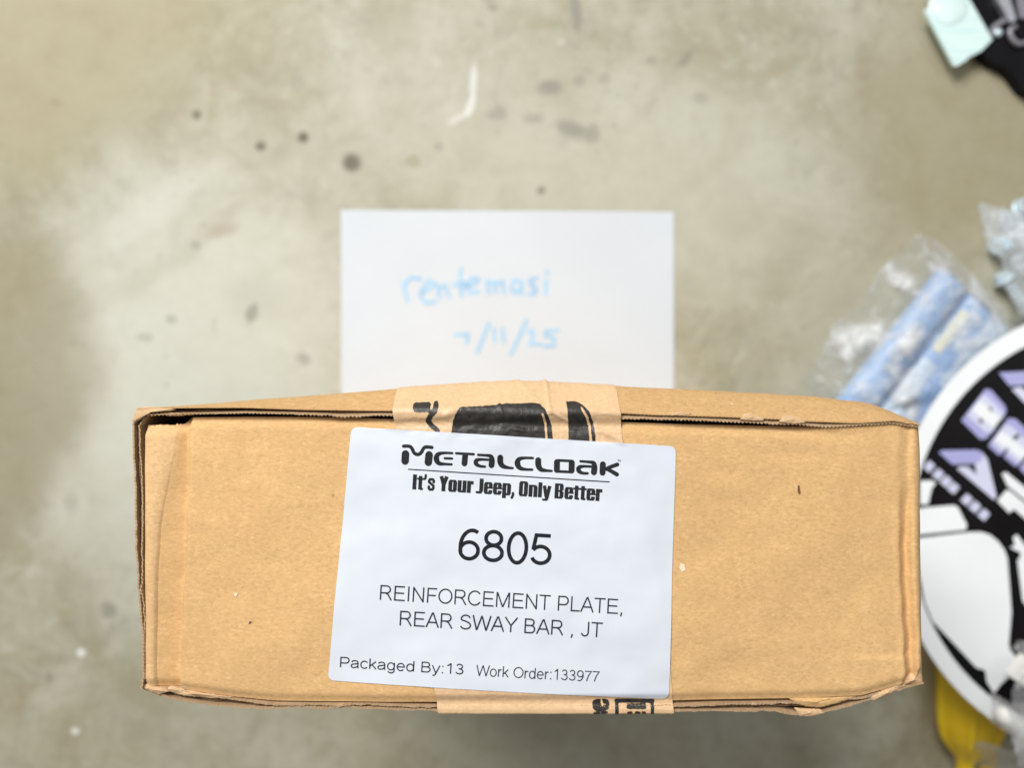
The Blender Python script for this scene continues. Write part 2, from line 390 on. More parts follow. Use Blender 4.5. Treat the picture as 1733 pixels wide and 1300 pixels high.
# base of the carton on the floor
BX0, BX1, BY0, BY1, BZ = -0.119, 0.127, -0.0985, -0.0125, 0.0012
LEVELS = [0, 0.0006, 0.0012, 0.002, 0.003, 0.0045, 0.006, 0.008, 0.010, 0.012, 0.0135, 0.016, 0.02, 0.03, 0.042, 0.056, 0.072, 0.09, 0.11, 0.135, 0.16, 0.185, 0.21, 0.23]
def liner(name, px, h, base_a, base_b, inward, material, parent, thick=0.00035, tooth=0.00022, period=0.0012, bow=None, step=1.6, ragged=0.0):
    """one paper layer of a corrugated wall, from its cut rim at the end face down to the floor"""
    p2 = resample(px, step); N = len(p2)
    acc = [0.0]
    for a, b in zip(p2[:-1], p2[1:]): acc.append(acc[-1] + math.dist(a, b))
    iv = Vector((*inward, 0)); mb = MB(); rows_o = []; rows_i = []
    tops = []
    for i, (u, v) in enumerate(p2):
        hh = h + (face_bow(u) if inward[0] == 0 else 0.0)
        s = acc[i] * 0.000186
        saw = (abs((s / period) % 1.0 - 0.5) * 2 - 0.5) * tooth * (1 + nz(s * 260, 1.2, v))
        rag = ragged * (nz(s * 130, 4.2, len(name)) + 0.6 * nz(s * 420, 9.1, len(name)))
        tops.append((F(u, v, hh), saw, rag))
    for lv in LEVELS + [None]:
        ro = []; ri = []
        for i, (P, saw, rag) in enumerate(tops):
            f = acc[i] / acc[-1]
            B = Vector((base_a[0] + (base_b[0] - base_a[0]) * f, base_a[1] + (base_b[1] - base_a[1]) * f, BZ))
            s = 1.0 if lv is None else min(1.0, lv / (P.z - BZ))
            k = max(0, 1 - (0 if lv is None else lv) / 0.0012) if lv is not None else 0
            Q = P.lerp(B, s) + iv * ((saw + rag) * k) + Vector((0, 0, (saw * 0.8 - rag * 0.8) * k))
            if bow: Q = Q + bow(P.x, s)
            ro.append(Q); ri.append(Q + iv * thick)
        rows_o.append(ro); rows_i.append(ri)
    mb.grid(rows_o); mb.grid(rows_i); mb.grid([rows_o[0], rows_i[0]]); mb.grid([rows_o[-1], rows_i[-1]])
    for e in (0, -1): mb.grid([[r[e] for r in rows_o], [r[e] for r in rows_i]])
    o = mb.build(name, material); adopt(parent, o)
    return o

# far wall bows outwards; solved so that its bulge has the height the carton shows
B_OUT = [(236, 692), (301, 690), (416, 690), (522, 694), (640, 696), (860, 696), (1045, 700), (1100, 703), (1215, 706), (1313, 710), (1354, 713), (1446, 716), (1505, 712), (1530, 714), (1554, 719)]
SIL = [(236, 691), (301, 688), (454, 675), (640, 661), (664, 658), (768, 651), (861, 645), (927, 647), (1041, 653.5), (1160, 659), (1302, 666.5), (1417, 673), (1475, 683), (1504, 690), (1527, 705), (1554, 718)]
def bow_shape(s):
    d = s * 0.247
    if d <= 0 or s >= 1: return 0.0
    return math.sin(math.pi / 2 * min(1, d / 0.013)) if d < 0.013 else 0.5 + 0.5 * math.cos(math.pi * (d - 0.013) / (0.247 - 0.013))
def solve_bow():
    xs_, bs = [], []
    for (u, v) in resample(B_OUT, 12):
        P = F(u, v, PR + face_bow(u))
        lo, hi = 0.0, 0.03
        for _ in range(30):
            mid = (lo + hi) / 2; best = 0
            for s in (0.005, 0.01, 0.015, 0.02, 0.025, 0.03, 0.035, 0.04, 0.045, 0.05, 0.055, 0.06, 0.08, 0.1, 0.15, 0.2, 0.3):
                B = Vector((P.x, BY1, BZ)); Q = P.lerp(B, float(s)); Q.y += mid * bow_shape(float(s))
                d = CAM_H - Q.z; uu = 866.5 + FPX * Q.x / d; vv = 650 - FPX * Q.y / d
                best = max(best, pl(SIL, uu) - vv)
            if best > 0: hi = mid
            else: lo = mid
        xs_.append(P.x); bs.append(lo)
    bs = np.array(bs); k = np.ones(9) / 9
    bs = np.convolve(np.pad(bs, 4, mode='edge'), k, mode='valid')
    return xs_, bs
PR = 0.0011
BOWX, BOWB = solve_bow()
def bow(x, s): return Vector((0, float(np.interp(x, BOWX, BOWB)) * bow_shape(s), 0))
PR = 0.0011
back = liner('back_panel', B_OUT, PR, (BX0, BY1), (BX1, BY1), (0, -1), M['kraft_shaded'], carton, 0.0004, 0.00010, bow=bow)
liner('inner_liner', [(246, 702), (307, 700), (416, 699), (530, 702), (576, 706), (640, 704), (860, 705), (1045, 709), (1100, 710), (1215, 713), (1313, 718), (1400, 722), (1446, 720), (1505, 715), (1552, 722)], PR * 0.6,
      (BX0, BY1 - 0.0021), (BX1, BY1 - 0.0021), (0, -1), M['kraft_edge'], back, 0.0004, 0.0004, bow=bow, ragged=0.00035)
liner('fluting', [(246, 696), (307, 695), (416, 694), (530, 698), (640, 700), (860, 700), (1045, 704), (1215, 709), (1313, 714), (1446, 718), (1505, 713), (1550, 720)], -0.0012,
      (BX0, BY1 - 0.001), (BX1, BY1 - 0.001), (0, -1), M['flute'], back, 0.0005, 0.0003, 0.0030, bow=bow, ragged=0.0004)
# left wall
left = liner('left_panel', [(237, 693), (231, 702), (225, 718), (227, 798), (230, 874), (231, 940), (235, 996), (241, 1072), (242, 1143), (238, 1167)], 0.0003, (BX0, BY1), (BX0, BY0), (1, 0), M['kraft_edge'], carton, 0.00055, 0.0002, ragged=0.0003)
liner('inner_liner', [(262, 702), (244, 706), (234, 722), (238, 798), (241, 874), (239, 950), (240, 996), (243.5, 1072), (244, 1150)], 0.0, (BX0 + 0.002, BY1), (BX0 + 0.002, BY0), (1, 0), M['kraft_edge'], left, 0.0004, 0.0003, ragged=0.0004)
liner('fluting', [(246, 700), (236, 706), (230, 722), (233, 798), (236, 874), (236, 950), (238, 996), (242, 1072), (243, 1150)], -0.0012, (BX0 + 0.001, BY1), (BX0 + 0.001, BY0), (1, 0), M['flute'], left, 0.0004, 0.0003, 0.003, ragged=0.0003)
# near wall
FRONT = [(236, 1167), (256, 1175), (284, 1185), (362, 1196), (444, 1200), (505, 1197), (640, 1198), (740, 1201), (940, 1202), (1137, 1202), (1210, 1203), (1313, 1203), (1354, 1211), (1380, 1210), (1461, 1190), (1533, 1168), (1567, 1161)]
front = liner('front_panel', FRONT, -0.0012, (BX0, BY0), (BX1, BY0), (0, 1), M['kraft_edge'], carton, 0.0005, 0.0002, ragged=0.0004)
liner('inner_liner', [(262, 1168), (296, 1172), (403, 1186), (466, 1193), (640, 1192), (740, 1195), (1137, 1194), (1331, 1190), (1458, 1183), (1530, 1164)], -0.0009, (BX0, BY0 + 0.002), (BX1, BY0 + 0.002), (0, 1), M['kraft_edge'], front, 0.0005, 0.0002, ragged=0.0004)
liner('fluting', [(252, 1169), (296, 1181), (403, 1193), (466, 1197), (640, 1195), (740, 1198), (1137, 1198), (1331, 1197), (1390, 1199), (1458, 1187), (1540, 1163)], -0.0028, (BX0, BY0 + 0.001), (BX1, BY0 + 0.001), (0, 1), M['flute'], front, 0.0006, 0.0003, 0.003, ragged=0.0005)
# right wall (the end panel folds over into it)
liner('right_panel', [(1563, 721), (1566, 800), (1567, 900), (1568, 1000), (1568, 1100), (1567, 1161)], -0.0041, (BX1, BY1), (BX1, BY0), (-1, 0), M['kraft'], carton, 0.002, 0.0)

# narrow folded strip at the left of the end panel, with a torn upper end
mb = MB(); rows = []
for t in np.linspace(0, 1, 110):
    row = []
    for s in np.linspace(0, 1, 26):
        u0 = 246.0
        tear = 719 + 4 * nz(s * 7, 2.2) + 2.5 * nz(s * 22, 5.1) - 3 * smoothstep(0.75, 0.95, s)
        v = tear + (1163 - tear) * t
        r = plv(SR, v) + 1.2 * nz(v * 0.05, 7.7); u = u0 + (r - u0) * s
        hh = face_h(u, v) + 0.00014 - 0.00024 * s ** 4 + 0.0010 * (1 - (2 * abs(s - 0.42)) ** 2 if abs(s - 0.42) < 0.5 else 0) * (1 - 0.2 * s) + 0.0001 * nz(u * 0.05, v * 0.02, 2)
        row.append(F(u, v, hh))
    rows.append(row)
mb.grid(rows)
for e in (0, -1):
    mb.grid([rows[e], [p + FN * -0.0003 for p in rows[e]]])
    mb.grid([[r[e] for r in rows], [r[e] + FN * -0.0003 for r in rows]])
adopt(carton, mb.build('fold_strip', M['kraft_light']))

# torn scraps of liner along the edges
def scrap(poly, h0, h1, material, name='torn_paper', curl=0.0):
    cx = sum(p[0] for p in poly) / len(poly); cy = sum(p[1] for p in poly) / len(poly)
    ring = resample(poly + [poly[0]], 3.0)[:-1]
    mb = MB(); rows = []
    for k in (1.0, 0.8, 0.55, 0.3, 0.02):
        rows.append([F(cx + (u - cx) * k + 1.2 * k * nz(u * 0.3, v * 0.3, 5), cy + (v - cy) * k + 1.2 * k * nz(u * 0.3, v * 0.3, 8),
                       face_bow(u) + h0 + (h1 - h0) * (1 - k) + 0.00012 * nz(u * 0.2 * k, v * 0.2 * k, 3)) for (u, v) in ring])
    low = [p + FN * -0.0012 for p in rows[0]]
    mb.grid([low] + rows, close=True)
    return adopt(carton, mb.build(name, material))
scrap([(1247, 712), (1254, 703), (1262, 701), (1275, 706), (1288, 710), (1286, 714), (1262, 714)], PR + 0.0001, PR + 0.0004, M['kraft_torn'])
scrap([(1313, 716), (1322, 704), (1336, 706), (1350, 710), (1358, 717), (1338, 719)], PR + 0.0001, PR + 0.0004, M['kraft_torn'])
scrap([(1126, 702), (1150, 699), (1165, 703), (1150, 706), (1130, 706)], PR + 0.0001, PR + 0.0003, M['kraft_torn'])
scrap([(1505, 714), (1520, 711), (1544, 714), (1555, 720), (1553, 725), (1538, 723), (1524, 718)], PR - 0.0012, PR + 0.0002, M['kraft_torn'])
scrap([(1334, 1182), (1350, 1180), (1400, 1180), (1450, 1179), (1420, 1190), (1385, 1198), (1360, 1195), (1345, 1190)], -0.001, 0.0, M['kraft'])
scrap([(1345, 1199), (1365, 1200), (1388, 1201), (1396, 1207), (1372, 1213), (1352, 1212)], -0.0012, -0.0006, M['kraft_torn'])
scrap([(1540, 1150), (1556, 1136), (1567, 1122), (1569, 1158), (1560, 1164), (1545, 1161), (1532, 1166), (1524, 1160)], -0.0024, -0.0007, M['kraft_torn'])
scrap([(1470, 1180), (1500, 1166), (1527, 1158), (1536, 1163), (1505, 1178), (1478, 1188)], -0.0012, -0.0003, M['kraft_torn'])
scrap([(234, 1164), (246, 1159), (262, 1164), (276, 1165), (284, 1172), (268, 1178), (248, 1171)], -0.0008, 0.0002, M['kraft_torn'])
scrap([(278, 1170), (286, 1163), (300, 1166), (340, 1173), (395, 1180), (360, 1183), (310, 1179)], -0.0011, -0.0004, M['kraft_torn'])
scrap([(234, 691), (250, 689), (290, 691), (300, 694), (285, 697), (262, 697), (246, 703), (230, 716), (226, 712)], PR - 0.0002, PR + 0.0003, M['kraft_torn'])
scrap([(268, 700), (286, 698), (304, 699), (330, 701), (300, 704), (284, 704)], -0.0002, 0.0004, M['kraft_torn'])

# small marks on the board
for (poly, mt) in (([(1346, 822), (1349, 822), (1351, 835), (1348, 837), (1346, 832)], 'mark_dark'), ([(1148, 952), (1155, 954), (1157, 964), (1151, 967), (1146, 960)], 'mark_pale'),
                   ([(399, 1003), (405, 1004), (402, 1009), (398, 1008)], 'mark_pale'), ([(425, 1051), (429, 1050), (428, 1054), (424, 1055)], 'mark_dark')):
    if mt not in M: M[mt] = plain(mt, (0.15, 0.08, 0.05) if mt == 'mark_dark' else (0.85, 0.66, 0.46), 0.9)
    mb = MB(); mb.poly([F(u, v, face_h(u, v) + 0.00018) for u, v in poly]); adopt(end_panel, mb.build('scuff_mark', M[mt], smooth=False))

# ------------------------------------------------------------------ printed kraft tape over the carton
TL = [(668, 700), (738, 1166), (743, 1204)]; TR = [(1047, 700), (1050, 745), (1130, 1120), (1138, 1204)]
def back_surface(u, depth):
    v = pl(B_OUT, u); P = F(u, v, PR + face_bow(u)); s = min(1, depth / (P.z - BZ)); B = Vector((BX0 + (BX1 - BX0) * (u - 236) / 1325.0, BY1, BZ))
    return P.lerp(B, s) + bow(P.x, s)
rowsT, uvT = [], []
depths = [0.075, 0.065, 0.055, 0.047, 0.04, 0.034, 0.029, 0.025, 0.0215, 0.0185, 0.016, 0.0138, 0.0118, 0.01, 0.0084, 0.007, 0.0057, 0.0045, 0.0034, 0.0024, 0.0015, 0.0008, 0.0]
vs_face = list(np.arange(703, 760, 1.5)) + list(np.arange(760, 1150, 10.0)) + list(np.arange(1150, 1190, 1.5))
vs_front = [1193, 1197, 1200, 1203]
NC = 190
def wr(u, b):                       # wrinkles pressed into the tape
    w = 0.0
    for (x0_, y0_, x1_, y1_, a, wd) in ((870, 646, 915, 690, 0.00045, 3.0), (925, 650, 855, 690, 0.0004, 3.0), (925, 652, 930, 702, 0.0005, 3.0), (930, 700, 960, 716, 0.00045, 3.0), (845, 690, 853, 712, 0.0004, 2.5), (755, 706, 785, 696, 0.0003, 4.0),
                                 (1005, 725, 1050, 750, 0.0004, 5.0), (850, 722, 885, 730, 0.0003, 4.0), (1000, 700, 1048, 706, 0.0002, 4.0), (668, 712, 760, 708, 0.0003, 5.0), (770, 716, 920, 706, 0.0003, 5.0)):
        dx, dy = x1_ - x0_, y1_ - y0_; L2 = dx * dx + dy * dy
        t = min(1, max(0, ((u - x0_) * dx + (b - y0_) * dy) / L2)); d = math.hypot(u - x0_ - t * dx, b - y0_ - t * dy)
        w += a * math.exp(-(d / wd) ** 2)
    return w + 0.00016 * nz(u * 0.05, b * 0.06, 4) + 0.00008 * nz(u * 0.14, b * 0.16, 8)
def tape_h(u, v):
    k = 1 - smoothstep(700, 733, v)
    return face_h(u, max(v, pl(TOP, u) + 3)) * (1 - k) + (PR + face_bow(u) + 0.0003) * k + 0.0003 + wr(u, v) * (1 - 0.85 * smoothstep(745, 775, v))
def tape_edge(b, side): return plv(TL if side == 0 else TR, max(b, 700))
for d in depths:
    b = 700 - d * 5350 * 0.16 - 2           # print coordinate on the far wall (foreshortened strip of print)
    pr, ur = [], []
    for a in np.linspace(0, 1, NC):
        u = 668 + (1046 - 668) * a
        bb = 698 - 46 * math.sin(math.pi / 2 * min(1, d / 0.013)) - max(0, d - 0.013) * 3000
        P = back_surface(u, d) + Vector((0, 0.0004 + wr(u, bb), 0.0005 * max(0, 1 - d / 0.002))); pr.append(P); ur.append((u, bb))
    rowsT.append(pr); uvT.append(ur)
for v in vs_face:
    pr, ur = [], []
    for a in np.linspace(0, 1, NC):
        u = tape_edge(v, 0) * (1 - a) + tape_edge(v, 1) * a
        pr.append(F(u, v, tape_h(u, v))); ur.append((u, v))
    rowsT.append(pr); uvT.append(ur)
for v in vs_front:
    pr, ur = [], []
    for a in np.linspace(0, 1, NC):
        u = tape_edge(v, 0) * (1 - a) + tape_edge(v, 1) * a
        k = (v - 1190) / 14.0
        pr.append(F(u, v + 2.2 + 1.2 * nz(u * 0.02, 3.0), face_bow(u) - 0.0004 - 0.0003 * k * k)); ur.append((u, v))
    rowsT.append(pr); uvT.append(ur)
last = rowsT[-1]
for dz, dy_ in ((0.001, 0.0003), (0.004, 0.0004), (0.015, 0.0005), (0.035, 0.0006)):
    rowsT.append([Vector((p.x, p.y - dy_ * 0.6, p.z - dz)) for p in last]); uvT.append([(q[0], 1203 + dz * 5500) for q in uvT[len(depths) + len(vs_face) + 3]])
mb = MB(); mb.grid(rowsT)
tape = adopt(carton, mb.build('packing_tape', M['tape']))
tape['label'] = 'pinkish kraft paper tape with black print'
UV = np.array([q for r in uvT for q in r], dtype=float)
def sd_poly(P, poly):
    A = np.array(poly, float); Bp = np.roll(A, -1, 0); d = np.full(len(P), 1e9); inside = np.zeros(len(P), bool)
    for a, b in zip(A, Bp):
        e = b - a; w = P - a; t = np.clip((w @ e) / (e @ e), 0, 1); d = np.minimum(d, np.hypot(*(w - t[:, None] * e).T))
        c = ((a[1] > P[:, 1]) != (b[1] > P[:, 1])) & (P[:, 0] < (b[0] - a[0]) * (P[:, 1] - a[1]) / (b[1] - a[1] + 1e-12) + a[0]); inside ^= c
    return np.where(inside, -d, d)
def sd_line(P, pts, w):
    d = np.full(len(P), 1e9)
    for a, b in zip(np.array(pts[:-1], float), np.array(pts[1:], float)):
        e = b - a; q = P - a; t = np.clip((q @ e) / (e @ e), 0, 1); d = np.minimum(d, np.hypot(*(q - t[:, None] * e).T))
    return d - w / 2
def tz(x, y): return (640 + x / 4.03, 640 + y / 4.03)
def tb(x, y): return (740 + x / 4.126, 1140 + y / 4.126)
sd = sd_poly(UV, [tz(*q) for q in ((262, 186), (352, 184), (368, 198), (366, 236), (350, 248), (264, 250), (247, 236), (248, 200))])
sd = np.minimum(sd, sd_line(UV, [tz(400, 192), tz(403, 235), tz(368, 268), tz(348, 300), tz(372, 330), tz(408, 360), tz(420, 400), tz(420, 480)], 8.5))
big = sd_poly(UV, [tz(*q) for q in ((500, 640), (506, 370), (516, 300), (535, 255), (560, 235), (600, 224), (1060, 194), (1100, 205), (1135, 232), (1160, 275), (1180, 330), (1188, 420), (1190, 640))])
big = np.maximum(big, -sd_line(UV, [tz(1118, 258), tz(1138, 320), tz(1146, 430), tz(1148, 640)], 3.4))
sd = np.minimum(sd, big)
dd = sd_poly(UV, [tz(*q) for q in ((1278, 178), (1340, 176), (1385, 195), (1430, 240), (1460, 310), (1474, 400), (1478, 640), (1296, 640), (1292, 330), (1284, 240))])
dd = np.maximum(dd, -sd_line(UV, [tz(1378, 222), tz(1412, 270), tz(1434, 330), tz(1442, 430), tz(1444, 640)], 3.8))
sd = np.minimum(sd, dd)
eg = sd_line(UV, [tb(1112, 202), tb(1160, 200)], 17.5)
eg = np.maximum(eg, -sd_line(UV, [tb(1138, 165), tb(1145, 205)], 3.0)); eg = np.maximum(eg, -sd_line(UV, [tb(1145, 207), tb(1168, 206)], 2.6))
sd = np.minimum(sd, np.minimum(eg, sd_line(UV, [tb(1090, 254), tb(1180, 252)], 4.0)))
for a, b, w in (((1246, 178), (1494, 182), 7.5), ((1246, 178), (1246, 290), 6), ((1493, 180), (1492, 290), 6), ((1325, 213), (1440, 213), 6.5), ((1325, 254), (1345, 252), 5), ((1380, 252), (1400, 252), 5), ((1425, 252), (1440, 252), 5)):
    sd = np.minimum(sd, sd_line(UV, [tb(*a), tb(*b)], w))
attr = tape.data.attributes.new('print_distance', 'FLOAT', 'POINT')
attr.data.foreach_set('value', sd.astype(np.float32))

# ------------------------------------------------------------------ product label
LC = [(598, 724), (1140, 757), (1128, 1181), (558, 1149)]           # corners: upper left, upper right, lower right, lower left
def lab(a, b):
    x = (LC[0][0] * (1 - a) + LC[1][0] * a) * (1 - b) + (LC[3][0] * (1 - a) + LC[2][0] * a) * b
    y = (LC[0][1] * (1 - a) + LC[1][1] * a) * (1 - b) + (LC[3][1] * (1 - a) + LC[2][1] * a) * b
    return x, y
def label_h(u, v):
    k = smoothstep(tape_edge(v, 0) - 34, tape_edge(v, 0) - 3, u) * (1 - smoothstep(tape_edge(v, 1) + 3, tape_edge(v, 1) + 34, u))
    b = face_h(u, v) + 0.0003
    return b + k * max(0, tape_h(u, v) + 0.00025 - b)
mb = MB(); rows = []
cr = 0.019; NBL = 90
for j in range(NBL + 1):
    b = j / NBL
    ins = 0.0
    for bb in (b, 1 - b):
        y = bb / 0.025
        if y < 1: ins = cr * (1 - math.sqrt(max(0, 1 - (1 - y) ** 2)))
    rows.append([F(*q, label_h(*q)) for q in [lab(ins + (1 - 2 * ins) * i / 110, b) for i in range(111)]])
extra = []
for b in (0.0006, 0.002, 0.004, 0.007, 0.013, 0.018):
    for bb in (b, 1 - b):
        y = b / 0.025; ins = cr * (1 - math.sqrt(max(0, 1 - (1 - y) ** 2)))
        extra.append((bb, [F(*q, label_h(*q)) for q in [lab(ins + (1 - 2 * ins) * i / 110, bb) for i in range(111)]]))
allr = sorted([(j / NBL, r) for j, r in enumerate(rows)] + extra, key=lambda t: t[0])
rows = [r for _, r in allr]
mb.grid(rows)
for e in (0, -1):
    mb.grid([rows[e], [p + FN * -0.00016 for p in rows[e]]])
    mb.grid([[r[e] for r in rows], [r[e] + FN * -0.00016 for r in rows]])
label = adopt(carton, mb.build('product_label', M['label']))
label['label'] = 'white product label with black print'
def on_label(u, v, lift=0.0): return F(u, v, label_h(u, v) + 0.0001 + lift)

def arc(cx, cy, rx, ry, a0, a1, n=14):
    return [(cx + rx * math.cos(math.radians(a0 + (a1 - a0) * i / n)), cy + ry * math.sin(math.radians(a0 + (a1 - a0) * i / n))) for i in range(n + 1)]
# monoline sans-serif capitals, digits and lower case: (advance, strokes), cap height 1
h = 0.05
GL = {
 ' ': (0.388, []),
 'R': (1.008, [[(.16, 0), (.16, 1)], [(.16, .95), (.56, .95)] + arc(.58, .715, .24, .235, 90, -90) + [(.16, .48)], [(.5, .48), (.68, .38), (.93, 0)]]),
 'E': (0.93, [[(.16, 0), (.16, 1)], [(.16, .95), (.84, .95)], [(.16, .52), (.8, .52)], [(.16, .05), (.87, .05)]]),
 'I': (0.388, [[(.19, 0), (.19, 1)]]),
 'N': (1.008, [[(.15, 0), (.15, 1)], [(.15, .96), (.85, .04)], [(.85, 0), (.85, 1)]]),
 'F': (0.853, [[(.16, 0), (.16, 1)], [(.16, .95), (.79, .95)], [(.16, .5), (.72, .5)]]),
 'O': (1.087, [arc(.545, .5, .45, .46, 0, 360, 40)]),
 'C': (1.008, [arc(.53, .5, .44, .46, 38, 328, 34)]),
 'M': (1.163, [[(.15, 0), (.15, 1)], [(.17, .98), (.58, .02)], [(.58, .02), (.99, .98)], [(1.01, 0), (1.01, 1)]]),
 'T': (0.853, [[(.03, .95), (.82, .95)], [(.425, 0), (.425, .95)]]),
 'P': (0.93, [[(.16, 0), (.16, 1)], [(.16, .95), (.54, .95)] + arc(.56, .685, .26, .265, 90, -90) + [(.16, .42)]]),
 'L': (0.777, [[(.15, 0), (.15, 1)], [(.15, .05), (.74, .05)]]),
 'A': (0.93, [[(.04, 0), (.46, 1)], [(.48, 1), (.9, 0)], [(.18, .34), (.76, .34)]]),
 'S': (0.93, [arc(.465, .72, .31, .235, 15, 200, 16) + arc(.44, .30, .38, .24, 90 - 15, 90 - 15, 1)[:1] + arc(.47, .28, .345, .235, 70, -165, 20)]),
 'W': (1.318, [[(.04, 1), (.33, 0)], [(.33, 0), (.66, .98)], [(.66, .98), (.99, 0)], [(.99, 0), (1.28, 1)]]),
 'Y': (0.93, [[(.04, 1), (.465, .44)], [(.9, 1), (.465, .44)], [(.465, .46), (.465, 0)]]),
 'B': (0.93, [[(.15, 0), (.15, 1)], [(.15, .95), (.5, .95)] + arc(.52, .74, .22, .21, 90, -90) + [(.15, .53)], [(.5, .53)] + arc(.55, .29, .26, .24, 90, -90) + [(.15, .05)]]),
 'J': (0.698, [[(.53, 1), (.53, .3)] + arc(.3, .27, .23, .225, 0, -170)]),
 ',': (0.388, [[(.19, .12), (.19, .02), (.14, -.14)]]),
 ':': (0.388, [[(.19, 0), (.19, .13)], [(.19, .6), (.19, .73)]]),
 '6': (0.777, [arc(.39, .31, .29, .265, 0, 360, 30), arc(.47, .43, .37, .52, 62, 200, 18)]),
 '8': (0.777, [arc(.385, .735, .25, .215, 0, 360, 28), arc(.385, .275, .295, .235, 0, 360, 30)]),
 '0': (0.777, [arc(.39, .48, .285, .47, 0, 360, 36)]),
 '5': (0.777, [[(.66, .92), (.2, .92), (.12, .46)], arc(.37, .305, .295, .265, 148, -158, 26)]),
 '1': (0.777, [[(.45, 0), (.45, 1)], [(.44, .98), (.33, .85), (.16, .75)]]),
 '3': (0.777, [arc(.37, .725, .23, .215, 160, -80, 18) + [(.30, .515)], [(.30, .515)] + arc(.37, .275, .28, .235, 84, -165, 22)]),
 '9': (0.777, [arc(.385, .655, .285, .28, 0, 360, 30), arc(.31, .52, .365, .5, 20, -118, 18)]),
 '7': (0.777, [[(.06, .92), (.7, .92), (.48, .6), (.34, .28), (.28, 0)]]),
 'a': (0.777, [arc(.37, .5, .26, .205, 165, 5, 12) + [(.63, .48), (.63, .1), (.68, 0)], [(.62, .44), (.3, .37)] + arc(.28, .2, .185, .17, 90, 270, 12) + [(.5, .08), (.62, .22)]]),
 'c': (0.698, [arc(.375, .36, .285, .34, 38, 322, 26)]),
 'k': (0.698, [[(.12, 0), (.12, 1)], [(.6, .72), (.14, .28)], [(.3, .42), (.63, 0)]]),
 'g': (0.777, [arc(.36, .37, .27, .33, 0, 360, 28), [(.63, .72), (.63, -.02)] + arc(.38, -.05, .25, .19, 0, -165, 14)]),
 'e': (0.777, [[(.1, .37), (.66, .37)] + arc(.38, .36, .285, .34, 2, 320, 26)]),
 'd': (0.777, [[(.64, 0), (.64, 1)], arc(.36, .36, .27, .335, 0, 360, 28)]),
 'y': (0.698, [[(.05, .72), (.35, 0)], [(.65, .72), (.33, -.12), (.22, -.23), (.09, -.22)]]),
 'o': (0.777, [arc(.385, .36, .29, .335, 0, 360, 28)]),
 'r': (0.465, [[(.12, 0), (.12, .72)], [(.12, .38), (.17, .58), (.29, .67), (.43, .64)]]),
}
# heavy condensed letters: (advance, [(stroke, width)])
ST = .235
BG = {
 ' ': (.21, []), 'I': (.31, [([(.14, 0), (.14, 1)], ST)]),
 't': (.39, [([(.18, .02), (.18, .93)], .22), ([(.02, .73), (.36, .73)], .13), ([(.18, .065), (.36, .065)], .13)]),
 "'": (.2, [([(.1, 1.0), (.1, .86), (.06, .74)], .15)]),
 's': (.54, [([(.41, .56), (.41, .66), (.36, .74), (.18, .74), (.13, .66), (.13, .55), (.4, .33), (.41, .16), (.35, .065), (.18, .065), (.13, .14), (.13, .25)], .17)]),
 'Y': (.55, [([(.11, 1), (.27, .46)], .225), ([(.45, 1), (.29, .46)], .225), ([(.28, 0), (.28, .52)], ST)]),
 'o': (.57, [([(.14, .10), (.14, .70)], ST), ([(.43, .10), (.43, .70)], ST), ([(.12, .735), (.45, .735)], .13), ([(.12, .065), (.45, .065)], .13)]),
 'u': (.58, [([(.14, .08), (.14, .8)], ST), ([(.44, 0), (.44, .8)], ST), ([(.12, .065), (.36, .065)], .13)]),
 'r': (.43, [([(.14, 0), (.14, .8)], ST), ([(.24, .68), (.41, .69)], .2)]),
 'J': (.40, [([(.26, .14), (.26, 1)], ST), ([(.0, .08), (.25, .08)], .16)]),
 'e': (.57, [([(.14, .10), (.14, .70)], ST), ([(.43, .42), (.43, .70)], ST), ([(.43, .10), (.43, .27)], ST), ([(.12, .735), (.45, .735)], .13), ([(.12, .065), (.45, .065)], .13), ([(.2, .425), (.54, .425)], .11)]),
 'p': (.57, [([(.14, -.2), (.14, .8)], ST), ([(.43, .10), (.43, .70)], ST), ([(.2, .735), (.45, .735)], .13), ([(.2, .065), (.45, .065)], .13)]),
 ',': (.24, [([(.12, .16), (.12, .02), (.06, -.14)], .17)]),
 'O': (.60, [([(.14, .11), (.14, .89)], ST), ([(.45, .11), (.45, .89)], ST), ([(.12, .93), (.47, .93)], .14), ([(.12, .07), (.47, .07)], .14)]),
 'n': (.58, [([(.14, 0), (.14, .8)], ST), ([(.44, 0), (.44, .70)], ST), ([(.2, .735), (.45, .735)], .13)]),
 'l': (.29, [([(.14, 0), (.14, 1)], ST)]),
 'y': (.52, [([(.1, .8), (.25, .05)], .21), ([(.43, .8), (.27, -.1)], .21), ([(.05, -.14), (.28, -.14)], .13)]),
 'B': (.61, [([(.14, 0), (.14, 1)], ST), ([(.44, .55), (.44, .90)], .23), ([(.45, .10), (.45, .47)], .24), ([(.14, .935), (.46, .935)], .13), ([(.14, .51), (.44, .51)], .12), ([(.14, .065), (.46, .065)], .13)]),
}
